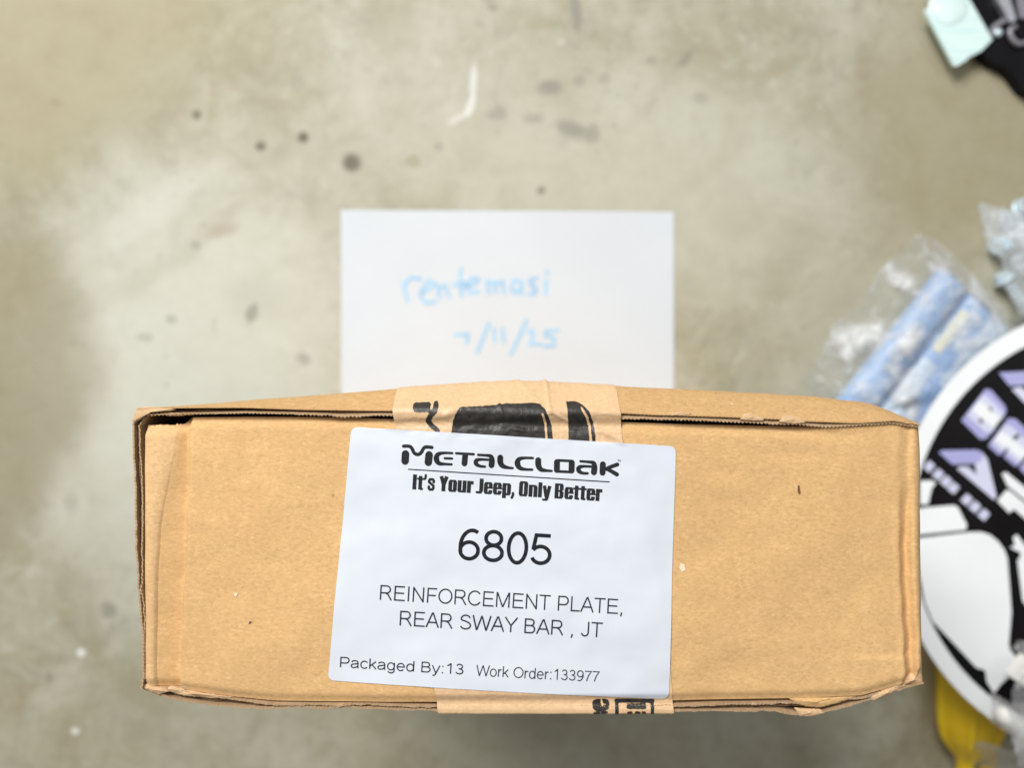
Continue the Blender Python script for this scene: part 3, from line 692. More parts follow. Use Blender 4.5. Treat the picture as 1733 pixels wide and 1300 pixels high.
def set_line(text, p0, p1, cap, weight, material, slant, bold=False, name='printed_character'):
    """a printed line from p0 to p1 (baseline ends, photograph pixels on the label)"""
    table = BG if bold else GL
    total = sum(table[c][0] for c in text)
    ln = math.dist(p0, p1); sx = ln / total; d = ((p1[0] - p0[0]) / ln, (p1[1] - p0[1]) / ln)
    x = 0.0
    for ch in text:
        adv, strokes = table[ch]
        if strokes:
            mb = MB()
            for q, s_ in enumerate(strokes):
                pts_, w = s_ if bold else (s_, weight)
                def put(a, b, l):
                    return on_label(a, b, l)
                if bold:
                    pp = [(p0[0] + d[0] * (x + a) * sx + slant * b * cap, p0[1] + d[1] * (x + a) * sx - b * cap) for a, b in pts_]
                    # vertical stems take their width from the horizontal scale, bars from the vertical one
                    vert = len(pts_) == 2 and abs(pts_[0][0] - pts_[1][0]) < 0.2
                    stroke(mb, pp, w * (sx if vert else cap), put, len(pts_) > 2 or (not vert), q * 0.000006)
                else:
                    pp = [(p0[0] + d[0] * (x + a) * sx + slant * b * cap, p0[1] + d[1] * (x + a) * sx - b * cap) for a, b in pts_]
                    stroke(mb, pp, w * cap, put, False, q * 0.000006)
            o = mb.build(name, material, smooth=False); adopt(label, o)
        x += adv
SL = 0.06
set_line("It's Your Jeep, Only Better", (699.5, 828.5), (1016.5, 848.5), 25.0, 0, M['ink_rough'], SL, True)
set_line('6805', (774, 945.5), (934, 955), 52.5, 0.118, M['ink'], SL)
set_line('REINFORCEMENT PLATE,', (643, 1013), (1053, 1037), 25.0, 0.092, M['ink_thin'], SL)
set_line('REAR SWAY BAR , JT', (676, 1056), (1017, 1075.5), 25.0, 0.096, M['ink_thin'], SL)
set_line('Packaged By:13', (576, 1126.5), (787, 1137), 17.5, 0.115, M['ink_thin'], SL)
set_line('Work Order:133977', (806.5, 1139), (1012, 1149.5), 18.0, 0.095, M['ink_thin'], SL)
def la(x, y): return (660 + x / 8.665, 735 + y / 8.665)
def lb(x, y): return (850 + x / 8.252, 755 + y / 8.252)
A_, B_ = 8.665, 8.252
def curve(pts, n=3):
    """rounded polyline (corner cutting)"""
    for _ in range(n):
        q = [pts[0]]
        for a, b in zip(pts[:-1], pts[1:]):
            q += [(a[0] * .75 + b[0] * .25, a[1] * .75 + b[1] * .25), (a[0] * .25 + b[0] * .75, a[1] * .25 + b[1] * .75)]
        pts = q + [pts[-1]]
    return pts
LOGO = [
 (la, A_, [([(222, 186), (310, 184), (345, 215), (372, 290), (430, 312), (478, 285), (515, 205), (560, 196), (632, 206)], 50), ([(250, 298), (244, 402)], 108), ([(592, 312), (580, 420)], 108)]),
 (la, A_, [([(925, 288), (800, 282), (712, 300), (690, 372), (725, 440), (820, 446), (915, 450)], [34, 36, 62, 84, 62, 36, 34]), ([(818, 362), (922, 366)], 34)]),
 (la, A_, [([(983, 290), (1236, 304)], 36), ([(1112, 330), (1102, 436)], 84)]),
 (la, A_, [([(1302, 313), (1430, 320), (1490, 330), (1500, 390), (1492, 462)], [36, 36, 60, 86, 84]), ([(1448, 384), (1340, 376), (1270, 388), (1262, 440), (1320, 478), (1398, 482)], [34, 36, 60, 66, 40, 34])]),
 (la, A_, [([(1620, 352), (1616, 420), (1650, 478), (1740, 500), (1800, 504)], [84, 84, 70, 40, 32])]),
 (lb, B_, [([(422, 176), (300, 172), (222, 190), (205, 255), (240, 318), (320, 334), (414, 336)], [34, 36, 62, 84, 62, 36, 34])]),
 (lb, B_, [([(497, 206), (496, 280), (530, 338), (610, 350), (682, 354)], [82, 82, 66, 38, 32])]),
 (lb, B_, [([(755, 232), (753, 340)], 82), ([(958, 240), (955, 348)], 82), ([(770, 208), (945, 216)], 36), ([(768, 360), (942, 368)], 36)]),
 (lb, B_, [([(1078, 221), (1200, 230), (1262, 240), (1270, 300), (1262, 372)], [34, 36, 58, 84, 82]), ([(1222, 294), (1120, 288), (1052, 300), (1046, 352), (1100, 386), (1176, 388)], [34, 36, 58, 66, 40, 34])]),
 (lb, B_, [([(1384, 264), (1380, 378)], 82), ([(1415, 330), (1470, 305), (1582, 266)], [40, 50, 54]), ([(1415, 325), (1480, 345), (1575, 402)], [40, 52, 58])]),
 (lb, B_, [([(1588, 203), (1606, 205)], 5), ([(1597, 205), (1596, 222)], 5), ([(1611, 222), (1613, 206), (1620, 216), (1628, 207), (1628, 223)], 5)]),
]
for fn, sc_, ss_ in LOGO:
    mb = MB()
    for q, (pts_, w) in enumerate(ss_):
        if len(pts_) > 2 and not (isinstance(w, (int, float)) and w < 10):
            wl = w if isinstance(w, list) else [w] * len(pts_)
            c3 = [(a[0], a[1], b) for a, b in zip(pts_, wl)]
            for _ in range(3):
                z_ = [c3[0]]
                for a, b in zip(c3[:-1], c3[1:]):
                    z_ += [tuple(i * .75 + j * .25 for i, j in zip(a, b)), tuple(i * .25 + j * .75 for i, j in zip(a, b))]
                c3 = z_ + [c3[-1]]
            pp = [fn(a, b) for a, b, _ in c3]; ww = [c / sc_ for _, _, c in c3]
        else:
            pp = [fn(*p) for p in pts_]; ww = w / sc_
        stroke(mb, pp, ww, on_label, True, q * 0.000006)
    adopt(label, mb.build('logo_letter', M['ink_rough'], smooth=False))
mb = MB(); stroke(mb, resample([(693, 795), (1029, 816.3)], 20), 1.7, on_label, False); adopt(label, mb.build('printed_rule', M['ink_rough'], smooth=False))

# ------------------------------------------------------------------ round decal
ZD = 0.0405
DC, DR = (1904, 901), 390
DSX, DSY, DX0, DY0 = 0.12, -0.12, at(1520, 0, ZD).x, at(0, 901, ZD).y
def D(u, v):
    dx, dy = (u - 866.5) / FPX, -(v - 650.0) / FPX
    d = (CAM_H - ZD + DSX * DX0 + DSY * DY0) / (1 + DSX * dx + DSY * dy)
    return Vector((dx * d, dy * d, CAM_H - d))
decal = empty('round_decal', D(*DC))
tag(decal, 'large round black decal with white rim and lavender lettering beside the cardboard box', 'decal')
M['decal_white'] = plain('glossy_white_print', (0.90, 0.93, 0.95), 0.35, 0.03, 25)
M['decal_black'] = plain('glossy_black_print', (0.006, 0.005, 0.006), 0.4, 0.3, 25, spec=0.12)
M['lavender'] = plain('lavender_print', (0.40, 0.40, 0.72), 0.35, 0.06, 40)
M['lavender_pale'] = plain('pale_lavender_print', (0.68, 0.69, 0.88), 0.35, 0.04, 40)
def disc(R, z0, z1, name, material, C=DC):
    mb = MB(); n = 128
    ring = [(C[0] + R * math.cos(2 * math.pi * i / n), C[1] + R * math.sin(2 * math.pi * i / n)) for i in range(n)]
    mb.poly([D(u, v) + Vector((0, 0, z1)) for u, v in ring]); mb.poly([D(u, v) + Vector((0, 0, z0)) for u, v in ring])
    mb.grid([[D(u, v) + Vector((0, 0, z)) for u, v in ring] for z in (z0, z1)], close=True)
    return adopt(decal, mb.build(name, material, smooth=False))
disc(DR, -0.0012, 0.0, 'backing', M['decal_white'])
disc(354, -0.0001, 0.0004, 'black_field', M['decal_black'], (1896, 902))
lvl = [0]
def flat(poly, name, material, parent=decal, lift=None):
    mb = MB(); z = 0.00055 + 0.00004 * lvl[0] if lift is None else lift; lvl[0] = (lvl[0] + 1) % 8
    q_ = []
    for u, v in poly:
        d_ = math.hypot(u - 1896, v - 902); k_ = min(1, 352 / d_); q_.append((1896 + (u - 1896) * k_, 902 + (v - 902) * k_))
    mb.poly([D(u, v) + Vector((0, 0, z)) for u, v in q_])
    return adopt(parent, mb.build(name, material, smooth=False))
def c1(*p): return [(1553 + x / 6.5, 560 + y / 6.5) for x, y in p]
def c2(*p): return [(1553 + x / 6.5, 740 + y / 6.5) for x, y in p]
def c3_(*p): return [(1553 + x / 6.5, 900 + y / 6.5) for x, y in p]
def letter(poly, holes, k=0.72):
    o = flat(poly, 'letter', M['lavender'])
    cx = sum(p[0] for p in poly) / len(poly); cy = sum(p[1] for p in poly) / len(poly)
    # pale centre band along the reading direction
    dirx, diry = 0.80, 0.60
    hl = []
    for (u, v) in poly:
        a = (u - cx) * dirx + (v - cy) * diry; b = -(u - cx) * diry + (v - cy) * dirx
        hl.append((cx + (a * 0.96) * dirx - (b * 0.66) * diry, cy + (a * 0.96) * diry + (b * 0.66) * dirx))
    flat(hl, 'pale_band', M['lavender_pale'], o, 0.00095)
    flat([(cx + (u - cx) * 0.96 + 0, cy + (v - cy) * 0.96) for u, v in [(cx + ((p[0] - cx) * dirx + (p[1] - cy) * diry) * 0.97 * dirx - (-(p[0] - cx) * diry + (p[1] - cy) * dirx) * 0.3 * diry, cy + ((p[0] - cx) * dirx + (p[1] - cy) * diry) * 0.97 * diry + (-(p[0] - cx) * diry + (p[1] - cy) * dirx) * 0.3 * dirx) for p in poly]], 'pale_band', M['decal_white'], o, 0.00102)
    for hp in holes: flat(hp, 'counter', M['decal_black'], o, 0.0011)
letter(c1((740, 640), (800, 650), (955, 830), (968, 890), (940, 940), (850, 1035), (820, 1110), (740, 1190), (680, 1190), (475, 985)), [c1((765, 835), (800, 850), (815, 885), (780, 880)), c1((655, 970), (690, 965), (715, 1005), (675, 1015)), c1((835, 1040), (885, 1035), (860, 1060))])
letter([(1705, 708), (1717, 709), (1752, 742), (1750, 752), (1722, 788), (1716, 789), (1697, 773), (1704, 764), (1700, 758), (1694, 769), (1688, 770), (1671, 754)], [[(1712, 740), (1722, 733), (1724, 738), (1714, 746)]])
letter([(1724, 793), (1757, 752), (1800, 790), (1764, 832)], [])
flat(c1((885, 460), (1300, 440), (1380, 500), (1300, 590), (1000, 605)), 'lavender_frame', M['lavender'])
flat(c1((1025, 640), (1120, 615), (1330, 770), (1330, 960)), 'lavender_frame', M['lavender_pale'])
flat(c2((225, 165), (270, 145), (640, 140), (700, 165), (700, 250), (620, 292), (375, 300)), 'lavender_frame', M['lavender'])
flat(c2((640, 140), (700, 165), (760, 240), (860, 650), (830, 692), (650, 430), (622, 290)), 'lavender_frame', M['lavender_pale'])
flat(c2((425, 345), (470, 322), (545, 325), (660, 425), (835, 690)), 'lavender_frame', M['lavender_pale'])
for i, t in enumerate([0.0, 0.145, 0.27, 0.39, 0.60, 0.73, 0.87]):
    x, y = 110 + t * 690, 315 + t * 610
    flat(c2((x + 10, y - 62), (x + 78, y - 2), (x + 12, y + 76), (x - 62, y + 14)), 'small_letter', M['lavender_pale'])
    flat(c2((x + 12, y - 12), (x + 26, y), (x + 4, y + 24), (x - 8, y + 12)), 'small_letter', M['lavender'])
flat(c2((920, 400), (965, 385), (1500, 815), (1500, 960), (980, 535)), 'white_graphic', M['decal_white'])
flat(c2((970, 580), (1010, 590), (1420, 930), (1420, 1110), (1052, 790), (1000, 835), (868, 700)), 'white_graphic', M['decal_white'])
flat(c2((90, 480), (140, 475), (195, 505), (150, 560), (108, 740), (20, 740), (20, 480)), 'white_graphic', M['decal_white'])
flat(c2((-100, 790), (95, 772), (395, 748), (440, 775), (475, 850), (535, 965), (520, 1020), (95, 1062), (-100, 1080)), 'white_graphic', M['decal_white'])
big_w = c3_((-140, 80), (95, 60), (560, 5), (690, 2), (790, 35), (880, 110), (945, 200), (978, 290), (1000, 560), (1024, 880), (1010, 1050), (994, 1230))
cz = lambda *p: [(1533 + x / 5.2, 1050 + y / 5.2) for x, y in p]
flat(big_w + cz((910, 260), (985, 350), (940, 470), (830, 560), (770, 640), (705, 540), (692, 440), (612, 414), (425, 212), (215, 12), (60, -130)), 'white_graphic', M['decal_white'])
flat(c3_((1005, 170), (1060, 150), (1040, 60), (1085, 30), (1170, 150), (1400, 330), (1400, 420), (1170, 345), (1105, 300), (1130, 235)), 'white_graphic', M['decal_white'])
flat(c3_((1085, 300), (1170, 335), (1500, 450), (1500, 900), (1200, 830), (1145, 760)), 'white_graphic', M['decal_white'])

# ------------------------------------------------------------------ yellow funnel under the decal
def yellow_mat():
    m = Mat('yellow_plastic'); m.col(m.mix(m.map(m.noise(40, 3), .3, .7), (0.88, 0.58, 0.010), (0.95, 0.66, 0.015)))
    m.set(Roughness=0.32); m.b.inputs['Subsurface Weight'].default_value = 0.08; m.b.inputs['Subsurface Radius'].default_value = (0.01, 0.006, 0.001); m.b.inputs['Subsurface Scale'].default_value = 0.4
    return m.m
M['yellow'] = yellow_mat()
fun = empty('funnel', at(1640, 1240, 0))
tag(fun, 'ribbed yellow plastic funnel lying on the floor under the edge of the round decal', 'funnel')
a0, a1 = at(1650, 1080, 0.019), at(1630, 1335, 0.010)
ax = (a1 - a0); L_ = ax.length; ax.normalize(); sd_ = Vector((0, 0, 1)).cross(ax).normalized(); up = ax.cross(sd_).normalized()
if up.z < 0: up = -up
PROF = [(0, .0180), (.10, .0184), (.3, .0186), (.45, .0186), (.55, .0178), (.64, .0152), (.71, .0112), (.76, .0078), (.80, .0058), (.84, .0050), (1.0, .0046), (1.2, .0044)]
mb = MB(); rows = []
for t in np.linspace(0, 1.2, 70):
    r = pl(PROF, t); row = []
    for k in range(96):
        q = 2 * math.pi * k / 96
        rb = 0.0030 * max(0, math.cos(q * 6 + 0.5)) ** 3 * smoothstep(0.0, 0.12, t) * (1 - smoothstep(.66, .82, t))
        row.append(a0 + ax * (L_ * t) + (sd_ * math.cos(q) + up * math.sin(q)) * (r + rb))
    rows.append(row)
mb.grid(rows, close=True)
adopt(fun, mb.build('cone', M['yellow']))
mb = MB(); rows = []
for (t, dr) in ((-0.02, -.001), (-0.02, .0022), (0.03, .0022), (0.03, -.001)):
    rows.append([a0 + ax * (L_ * t) + (sd_ * math.cos(2 * math.pi * k / 64) + up * math.sin(2 * math.pi * k / 64)) * (0.0180 + dr) for k in range(64)])
rows.append(rows[0]); mb.grid(rows, close=True); adopt(fun, mb.build('rim', M['yellow'], smooth=False))
mb = MB(); tab = [at(*p, 0.006) for p in ((1660, 1270), (1682, 1262), (1690, 1300), (1686, 1330), (1660, 1310))]
mb.poly(tab); mb.poly([p - Vector((0, 0, .003)) for p in tab]); mb.grid([tab, [p - Vector((0, 0, .003)) for p in tab]], close=True)
adopt(fun, mb.build('hanging_tab', M['yellow'], smooth=False, bevel=0.0008))

# ------------------------------------------------------------------ clear film
def film_mat(name, glint_opacity=0.32, tint=(0.9, 0.92, 0.93), base=0.09):
    m = Mat(name); t = m.t
    tr = m.n('ShaderNodeBsdfTransparent'); tr.inputs[0].default_value = (0.97, 0.98, 0.985, 1)
    m.col(tint); m.set(Roughness=0.16); m.b.inputs['Specular IOR Level'].default_value = 0.9
    m.bump(m.noise(110, 5, 0.6, 2.0), 0.6, 0.004)
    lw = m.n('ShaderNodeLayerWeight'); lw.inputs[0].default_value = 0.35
    glints = m.map(m.noise(48, 4, 0.55, 0.5), 0.48, 0.74, 0.0, glint_opacity)  # film reflections painted in as whiter, more opaque noise patches
    glints = m.math('ADD', glints, m.map(m.noise(74, 5, 0.65, 0.7), 0.55, 0.66, 0.0, 0.35))
    fac = m.math('ADD', m.math('MULTIPLY', lw.outputs['Facing'], 0.5), glints)
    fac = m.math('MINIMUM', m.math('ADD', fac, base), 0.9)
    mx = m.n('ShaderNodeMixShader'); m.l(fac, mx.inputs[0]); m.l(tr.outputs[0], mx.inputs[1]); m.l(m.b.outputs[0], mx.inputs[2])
    m.l(mx.outputs[0], m.out.inputs['Surface'])
    return m.m
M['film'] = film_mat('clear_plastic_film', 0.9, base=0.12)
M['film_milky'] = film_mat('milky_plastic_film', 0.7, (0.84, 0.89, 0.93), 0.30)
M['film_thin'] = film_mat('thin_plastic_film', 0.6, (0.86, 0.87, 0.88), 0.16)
def in_poly(p, poly):
    c = False
    for (a, b) in zip(poly, poly[1:] + poly[:1]):
        if (a[1] > p[1]) != (b[1] > p[1]) and p[0] < (b[0] - a[0]) * (p[1] - a[1]) / (b[1] - a[1]) + a[0]: c = not c
    return c
def edge_dist(p, poly):
    best = 1e9
    for (a, b) in zip(poly, poly[1:] + poly[:1]):
        dx, dy = b[0] - a[0], b[1] - a[1]; t = min(1, max(0, ((p[0] - a[0]) * dx + (p[1] - a[1]) * dy) / (dx * dx + dy * dy)))
        best = min(best, math.hypot(p[0] - a[0] - t * dx, p[1] - a[1] - t * dy))
    return best
def film_sheet(poly_px, zref, height, base, name, parent, seed, cell=0.0016, crumple=0.004, mt='film'):
    """crumpled film over an outline on the floor; height(x, y) is what it wraps"""
    poly = [tuple(at(u, v, zref)[:2]) for u, v in poly_px]
    x0_, x1_ = min(p[0] for p in poly), max(p[0] for p in poly); y0_, y1_ = min(p[1] for p in poly), max(p[1] for p in poly)
    nx, ny = int((x1_ - x0_) / cell) + 1, int((y1_ - y0_) / cell) + 1
    idx = {}; mb = MB()
    for j in range(ny + 1):
        for i in range(nx + 1):
            x, y = x0_ + i * cell, y0_ + j * cell
            if not in_poly((x, y), poly): continue
            e = edge_dist((x, y), poly); k = smoothstep(0, 0.02, e)
            n1 = nz(x * 45, y * 45, seed); n2 = abs(nz(x * 95, y * 95, seed + 3)); n3 = abs(nz(x * 210, y * 210, seed + 7))
            z = max(base(x, y), (height(x, y) + 0.0015) ) + crumple * (0.3 + 0.7 * k) * (0.55 + 0.6 * n1 + 0.55 * n2 + 0.3 * n3)
            z = base(x, y) + 0.0006 + (z - base(x, y)) * (0.12 + 0.88 * k)
            z = max(z, height(x, y) + 0.0006)
            idx[i, j] = mb.vert((x, y, z))
    for (i, j) in list(idx):
        q = [(i, j), (i + 1, j), (i + 1, j + 1), (i, j + 1)]
        if all(k in idx for k in q): mb.face(*[idx[k] for k in q])
    o = mb.build(name, M[mt])
    if parent: adopt(parent, o)
    return o

# ------------------------------------------------------------------ blue padded pouch in a clear bag
ZP = 0.014
pa, pb, pc = at(1606, 447, ZP), at(1722, 556, ZP), at(1414, 694, ZP)
ew, el = (pb - pa), (pc - pa); W_, LL = ew.length, el.length
pouch = empty('folded_pouch', at(1560, 580, 0)); tag(pouch, 'light blue folded padded pouch sealed in clear film, between the box and the decal', 'pouch')
def blue_mat():
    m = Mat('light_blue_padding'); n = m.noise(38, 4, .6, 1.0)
    a = m.mix(m.map(n, .35, .65), (0.22, 0.40, 0.74), (0.46, 0.62, 0.86)); m.col(a); m.set(Roughness=0.5); m.bump(m.noise(90, 3, .5, .5), 0.3, 0.002); return m.m  # paler noise patches imitate reflections of the film over the padding
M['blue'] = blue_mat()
def pouch_h(l, w):
    """height over the floor; l, w in 0..1 along length and width"""
    a = max(0, 1 - ((w - 0.165) / 0.18) ** 4); b = max(0, 1 - ((w - 0.68) / 0.34) ** 6)
    z = 0.004 + max(0.0125 * a ** 0.35 if a > 0 else 0, 0.0115 * b ** 0.5 if b > 0 else 0)
    z *= smoothstep(-0.04, 0.06, l) * smoothstep(1.04, 0.94, l) if l > 0.5 else smoothstep(-0.04, 0.06, l)
    return z + (0.0012 * nz(l * 9, w * 5, 2) + 0.0005 * nz(l * 20, w * 9, 5)) * smoothstep(0, .1, l)
def pouch_pt(l, w, z): 
    p = pa + el * l + ew * w; return Vector((p.x, p.y, z))
mb = MB(); rows = [[pouch_pt(l, w, max(0.0035, pouch_h(l, w))) for w in np.linspace(0, 1, 60)] for l in np.linspace(0, 1, 80)]
mb.grid(rows); low = [[Vector((p.x, p.y, 0.002)) for p in r] for r in rows]; mb.grid(low)
for e in (0, -1):
    mb.grid([rows[e], low[e]]); mb.grid([[r[e] for r in rows], [r[e] for r in low]])
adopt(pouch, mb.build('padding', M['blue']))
M['cream'] = plain('cream_card', (0.72, 0.70, 0.55), 0.6, 0.1, 80); M['pale'] = plain('pale_blue_card', (0.62, 0.74, 0.88), 0.55, 0.08, 60, bump=0.3); M['yellow_edge'] = plain('pale_yellow_card', (0.75, 0.70, 0.30), 0.6)
def pouch_patch(l0, l1, w0, w1, name, mt, lift):
    mb = MB(); mb.grid([[pouch_pt(l, w, pouch_h(l, w) + lift) for w in np.linspace(w0, w1, 14)] for l in np.linspace(l0, l1, 24)]); adopt(pouch, mb.build(name, M[mt]))
pouch_patch(0.13, 0.40, 0.40, 0.50, 'cream_strip', 'cream', 0.0006)
pouch_patch(0.02, 0.52, 0.68, 0.97, 'pale_card', 'pale', 0.0006)
pouch_patch(0.46, 0.92, 0.38, 0.56, 'pale_card', 'pale', 0.0009)
pouch_patch(0.02, 0.45, 0.975, 0.995, 'yellow_edge', 'yellow_edge', 0.0012)
inv = np.linalg.inv(np.array([[el.x, ew.x], [el.y, ew.y]]))
def pouch_xy(x, y):
    l, w = inv @ np.array([x - pa.x, y - pa.y])
    return pouch_h(float(l), float(w)) if 0 <= l <= 1 and 0 <= w <= 1 else 0.0
def clamp_decal(f):
    c = at(*DC, ZD); R = 379 * (CAM_H - ZD) / FPX
    return f
fl = lambda x, y: 0.0
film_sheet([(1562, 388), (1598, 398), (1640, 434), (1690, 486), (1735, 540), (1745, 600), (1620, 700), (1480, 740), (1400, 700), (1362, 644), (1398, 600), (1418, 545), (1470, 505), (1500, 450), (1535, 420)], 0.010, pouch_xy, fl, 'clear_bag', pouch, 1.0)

# ------------------------------------------------------------------ zinc hardware in a second clear bag
M['zinc'] = plain('bright_zinc_plate', (0.70, 0.82, 0.88), 0.38, 0.1, 150, metallic=0.35)
def hexagon(r, c, ax_, s1, s2, ph=0.0, n=6): return [c + s1 * (r * math.cos(2 * math.pi * i / n + ph)) + s2 * (r * math.sin(2 * math.pi * i / n + ph)) for i in range(n)]
def frame(d):
    d = Vector(d).normalized(); s1 = d.orthogonal().normalized(); return d, s1, d.cross(s1)
def revolve(mb, c, d, prof, n=28, ph=0.0):
    d, s1, s2 = frame(d); mb.grid([hexagon(max(r, 1e-5), c + d * t, d, s1, s2, ph, n) for t, r in prof], close=True)
def make_nut(c, d, name='flange_nut'):
    d = Vector(d).normalized(); root = empty(name, c)
    mb = MB(); revolve(mb, c, d, [(0, .0028), (0, .0062), (.001, .0062), (.0016, .005)], 28); adopt(root, mb.build('flange', M['zinc']))
    mb = MB(); revolve(mb, c, d, [(.0012, .0028), (.0012, .0052), (.0056, .0052), (.0064, .0046), (.0064, .0028), (.001, .0028)], 6); adopt(root, mb.build('hex_body', M['zinc'], smooth=False, bevel=0.0003))
    return root
def make_bolt(c, d, L):
    d = Vector(d).normalized(); root = empty('hex_bolt', c)
    mb = MB(); revolve(mb, c, d, [(0, .0001), (0, .0058), (-.0006, .0064), (.0012, .0066), (.0018, .005)], 28); adopt(root, mb.build('flange', M['zinc']))
    mb = MB(); revolve(mb, c, d, [(0, .0001), (-.0046, .0001), (-.0046, .0045), (-.004, .005), (0, .005)], 6); adopt(root, mb.build('hex_head', M['zinc'], smooth=False, bevel=0.0003))
    mb = MB(); revolve(mb, c, d, [(.0015, .0031)] + [(.0015 + L * i / 60, .0031 + .00025 * (i % 2)) for i in range(61)] + [(.0017 + L, .0001)], 20); adopt(root, mb.build('threaded_shank', M['zinc']))
    return root
tag(make_bolt(at(1692, 417, 0.0085), (0.25, 0.1, -0.2), 0.020), 'zinc hex bolt in the bag with its flanged head tipped up, nearest the open floor', 'bolt')
tag(make_bolt(at(1700, 472, 0.0072), (0.62, -0.78, 0.0), 0.030), 'zinc hex bolt lying flat in the clear bag, shank pointing towards the decal', 'bolt')
for (u, v, z, d) in ((1706, 374, 0.003, (0.1, 0.1, 1)), (1730, 392, 0.004, (-0.2, 0.1, 1)), (1724, 444, 0.003, (0.15, -0.1, 1)), (1728, 352, 0.003, (0, 0.2, 1))):
    tag(make_nut(at(u, v, z), d), 'loose zinc flange nut inside the clear hardware bag', 'nut', 'flange nuts in the clear bag')
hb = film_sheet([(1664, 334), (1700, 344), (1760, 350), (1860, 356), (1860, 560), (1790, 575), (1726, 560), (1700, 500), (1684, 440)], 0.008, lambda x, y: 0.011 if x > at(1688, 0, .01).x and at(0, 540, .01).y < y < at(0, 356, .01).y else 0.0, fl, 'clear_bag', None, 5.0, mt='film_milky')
tag(hb, 'crumpled clear plastic bag holding zinc nuts and bolts beyond the blue pouch', 'bag')

# ------------------------------------------------------------------ white plastic pieces in a clear bag on the decal's edge
M['white_plastic'] = plain('white_plastic', (0.90, 0.89, 0.85), 0.45, 0.04, 60)
def capsule(a, b, r, name):
    mb = MB(); d = b - a; Lc = d.length
    prof = [(-r * math.cos(q), r * math.sin(q)) for q in np.linspace(0.02, math.pi / 2, 8)] + [(Lc + r * math.sin(q), r * math.cos(q)) for q in np.linspace(0, math.pi / 2 - .02, 8)]
    revolve(mb, a, d, prof, 24); return mb.build(name, M['white_plastic'])
ZW = D(1740, 1215).z + 0.0075
tag(capsule(at(1700, 1212, ZW), at(1790, 1268, ZW), 0.0052, 'plastic_rod'), 'rounded white plastic rod bagged in clear film at the edge of the round decal', 'rod')
mb = MB(); qd = [at(u, v, ZW + 0.004) for u, v in ((1711, 1147), (1738, 1112), (1800, 1150), (1772, 1186))]
mb.poly(qd); mb.poly([p - Vector((0, 0, .006)) for p in qd]); mb.grid([qd, [p - Vector((0, 0, .006)) for p in qd]], close=True)
tag(mb.build('plastic_block', M['white_plastic'], smooth=False, bevel=0.001), 'square-cornered white plastic block resting on the round decal, bagged in clear film', 'block')
def wh(x, y):
    q = at(1711, 1140, ZW); r = at(1690, 1195, ZW)
    return ZW + 0.0056 if (x > q.x - .004 and y < at(0, 1112, ZW).y and y > at(0, 1290, ZW).y) else 0.0
dcx = D(*DC); DRm = (dcx - D(DC[0] - DR, DC[1])).length
def on_decal(x, y):
    d = math.hypot(x - dcx.x, y - dcx.y); zt = ZD + DSX * (x - DX0) + DSY * (y - DY0) + 0.0016
    return zt if d < DRm + 0.002 else max(0.004, zt * (1 - smoothstep(DRm + 0.002, DRm + 0.05, d)))
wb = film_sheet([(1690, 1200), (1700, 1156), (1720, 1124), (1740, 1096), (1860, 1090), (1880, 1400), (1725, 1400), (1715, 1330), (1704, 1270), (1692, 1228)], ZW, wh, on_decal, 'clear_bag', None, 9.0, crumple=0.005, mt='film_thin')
tag(wb, 'clear plastic bag of white plastic parts slumped over the edge of the round decal', 'bag')

# ------------------------------------------------------------------ black latch with a zinc tab, on the floor beyond the paper
M['black_plastic'] = plain('black_plastic', (0.006, 0.006, 0.008), 0.45, 0.3, 60, spec=0.12)
M['steel'] = plain('brushed_steel', (0.62, 0.64, 0.70), 0.3, 0.12, 90, metallic=0.7)
M['grey_steel'] = plain('dull_grey_steel', (0.30, 0.29, 0.33), 0.4, 0.12, 90, metallic=0.4)
def mint_mat():
    m = Mat('pale_mint_zinc'); mp = m.n('ShaderNodeMapping'); mp.inputs['Rotation'].default_value = (0, 0, math.radians(-32)); mp.inputs['Scale'].default_value = (30, 420, 30)
    m.l(m.tc.outputs['Object'], mp.inputs['Vector']); n = m.noise(1, 5, .6, 0, mp.outputs[0])
    m.col(m.mix(m.map(n, .35, .62), (0.66, 0.90, 0.88), (0.80, 0.97, 0.95))); m.set(Roughness=0.3, Metallic=0.05); return m.m
M['mint'] = mint_mat()
latch = empty('latch_assembly', at(1690, 30, 0)); tag(latch, 'black plastic latch assembly with pale mint metal tab and steel fittings on the floor', 'latch')
lc = lambda *p: [(1500 + x / 6.5, y / 6.5) for x, y in p]
def prism(px, z0, z1, name, mt, bev=0.0, root=latch):
    q = [at(u, v, z1) for u, v in px]; mb = MB(); lo = [Vector((p.x, p.y, z0)) for p in q]
    mb.poly(q); mb.poly(lo); mb.grid([q, lo], close=True)
    return adopt(root, mb.build(name, M[mt], smooth=False, bevel=bev))
prism(lc((420, 105), (445, 92), (820, -180), (1168, 430), (1040, 560), (910, 622), (880, 660), (775, 722), (745, 715)), 0.0088, 0.0112, 'mint_tab', 'mint', 0.0007)
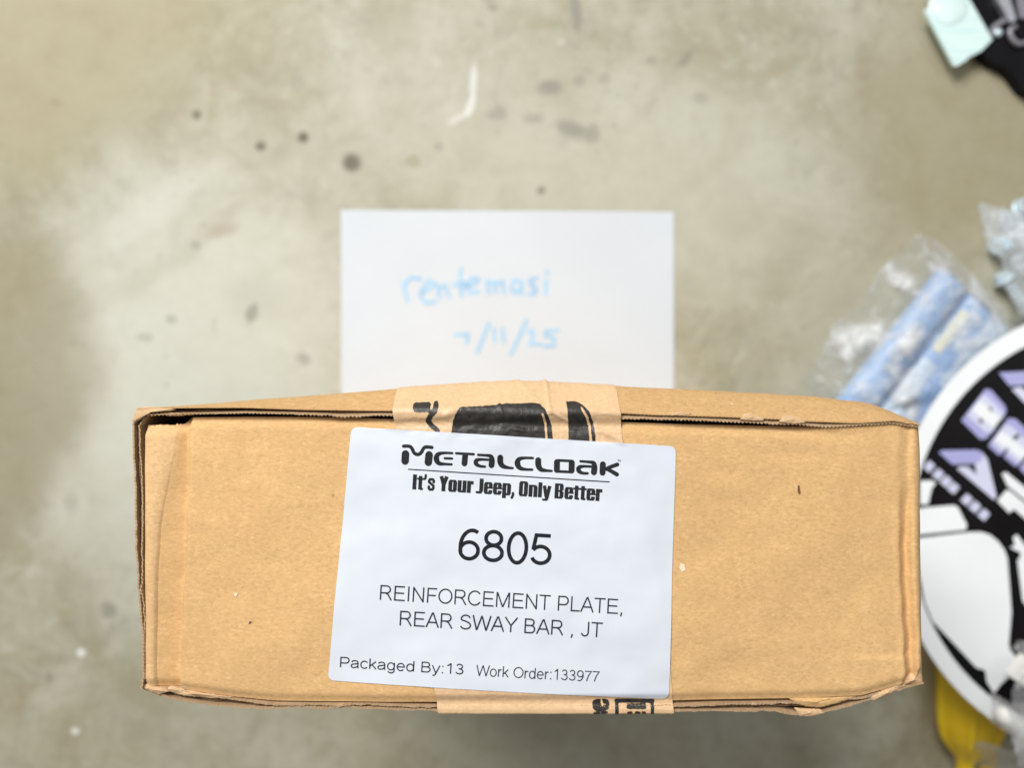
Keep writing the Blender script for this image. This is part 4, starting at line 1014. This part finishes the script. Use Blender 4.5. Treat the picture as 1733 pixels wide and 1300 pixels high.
body = prism(lc((905, -60), (1160, 425), (1085, 500), (1040, 570), (1110, 640), (1200, 700), (1290, 720), (1400, 830), (1500, 975), (1900, 1200), (2300, 600), (1500, -700), (800, -300)), 0.0, 0.0085, 'body', 'black_plastic', 0.002)
mb = MB(); c = at(1500 + 690 / 6.5, 60 / 6.5, 0.0115)
mb.grid([[Vector((c.x + .0125 * math.sin(q) * math.cos(f) * 1.0, c.y + .0125 * math.sin(q) * math.sin(f), 0.0111 + .0013 * math.cos(q))) for f in np.linspace(0, 2 * math.pi, 32)] for q in np.linspace(0.01, math.pi / 2, 10)])
adopt(latch, mb.build('domed_boss', M['mint']))
prism(lc((1225, -120), (1330, -120), (1425, 195), (1415, 225), (1380, 245), (1355, 225), (1235, 5)), 0.0086, 0.0125, 'steel_rail', 'steel', 0.0008)
prism(lc((1410, -200), (1620, -200), (1620, 180), (1530, 200), (1470, 190)), 0.0086, 0.0108, 'steel_plate', 'grey_steel', 0.0008)
mb = MB(); stroke(mb, curve(lc((1330, 195), (1240, 250), (1170, 300), (1165, 350)), 2), 8, lambda x, y, l: at(x, y, 0.0100)); adopt(latch, mb.build('wire_clip', M['grey_steel']))
rg = curve(lc((1420, 290), (1345, 330), (1380, 430), (1450, 490), (1540, 470), (1600, 400)), 2)
mb = MB(); rows = []
for i, (u, v) in enumerate(rg):
    a = Vector((*rg[max(0, i - 1)], 0)); b = Vector((*rg[min(len(rg) - 1, i + 1)], 0)); t = (b - a).normalized(); n_ = Vector((-t.y, t.x, 0))
    c = at(u, v, 0.0103); s1 = Vector((n_.x, -n_.y, 0)); rows.append([c + s1 * (.0017 * math.cos(q)) + Vector((0, 0, .0017 * math.sin(q))) for q in np.linspace(0, 2 * math.pi, 12, endpoint=False)])
mb.grid(rows, close=True); adopt(latch, mb.build('wire_ring', M['grey_steel']))
mb = MB(); revolve(mb, at(1500 + 1212 / 6.5, 370 / 6.5, 0.0083), (0.1, 0.1, 1), [(0, .0001), (0, .0028), (.002, .0027), (.003, .0018), (.0033, .0001)], 24); adopt(latch, mb.build('rivet', M['zinc']))
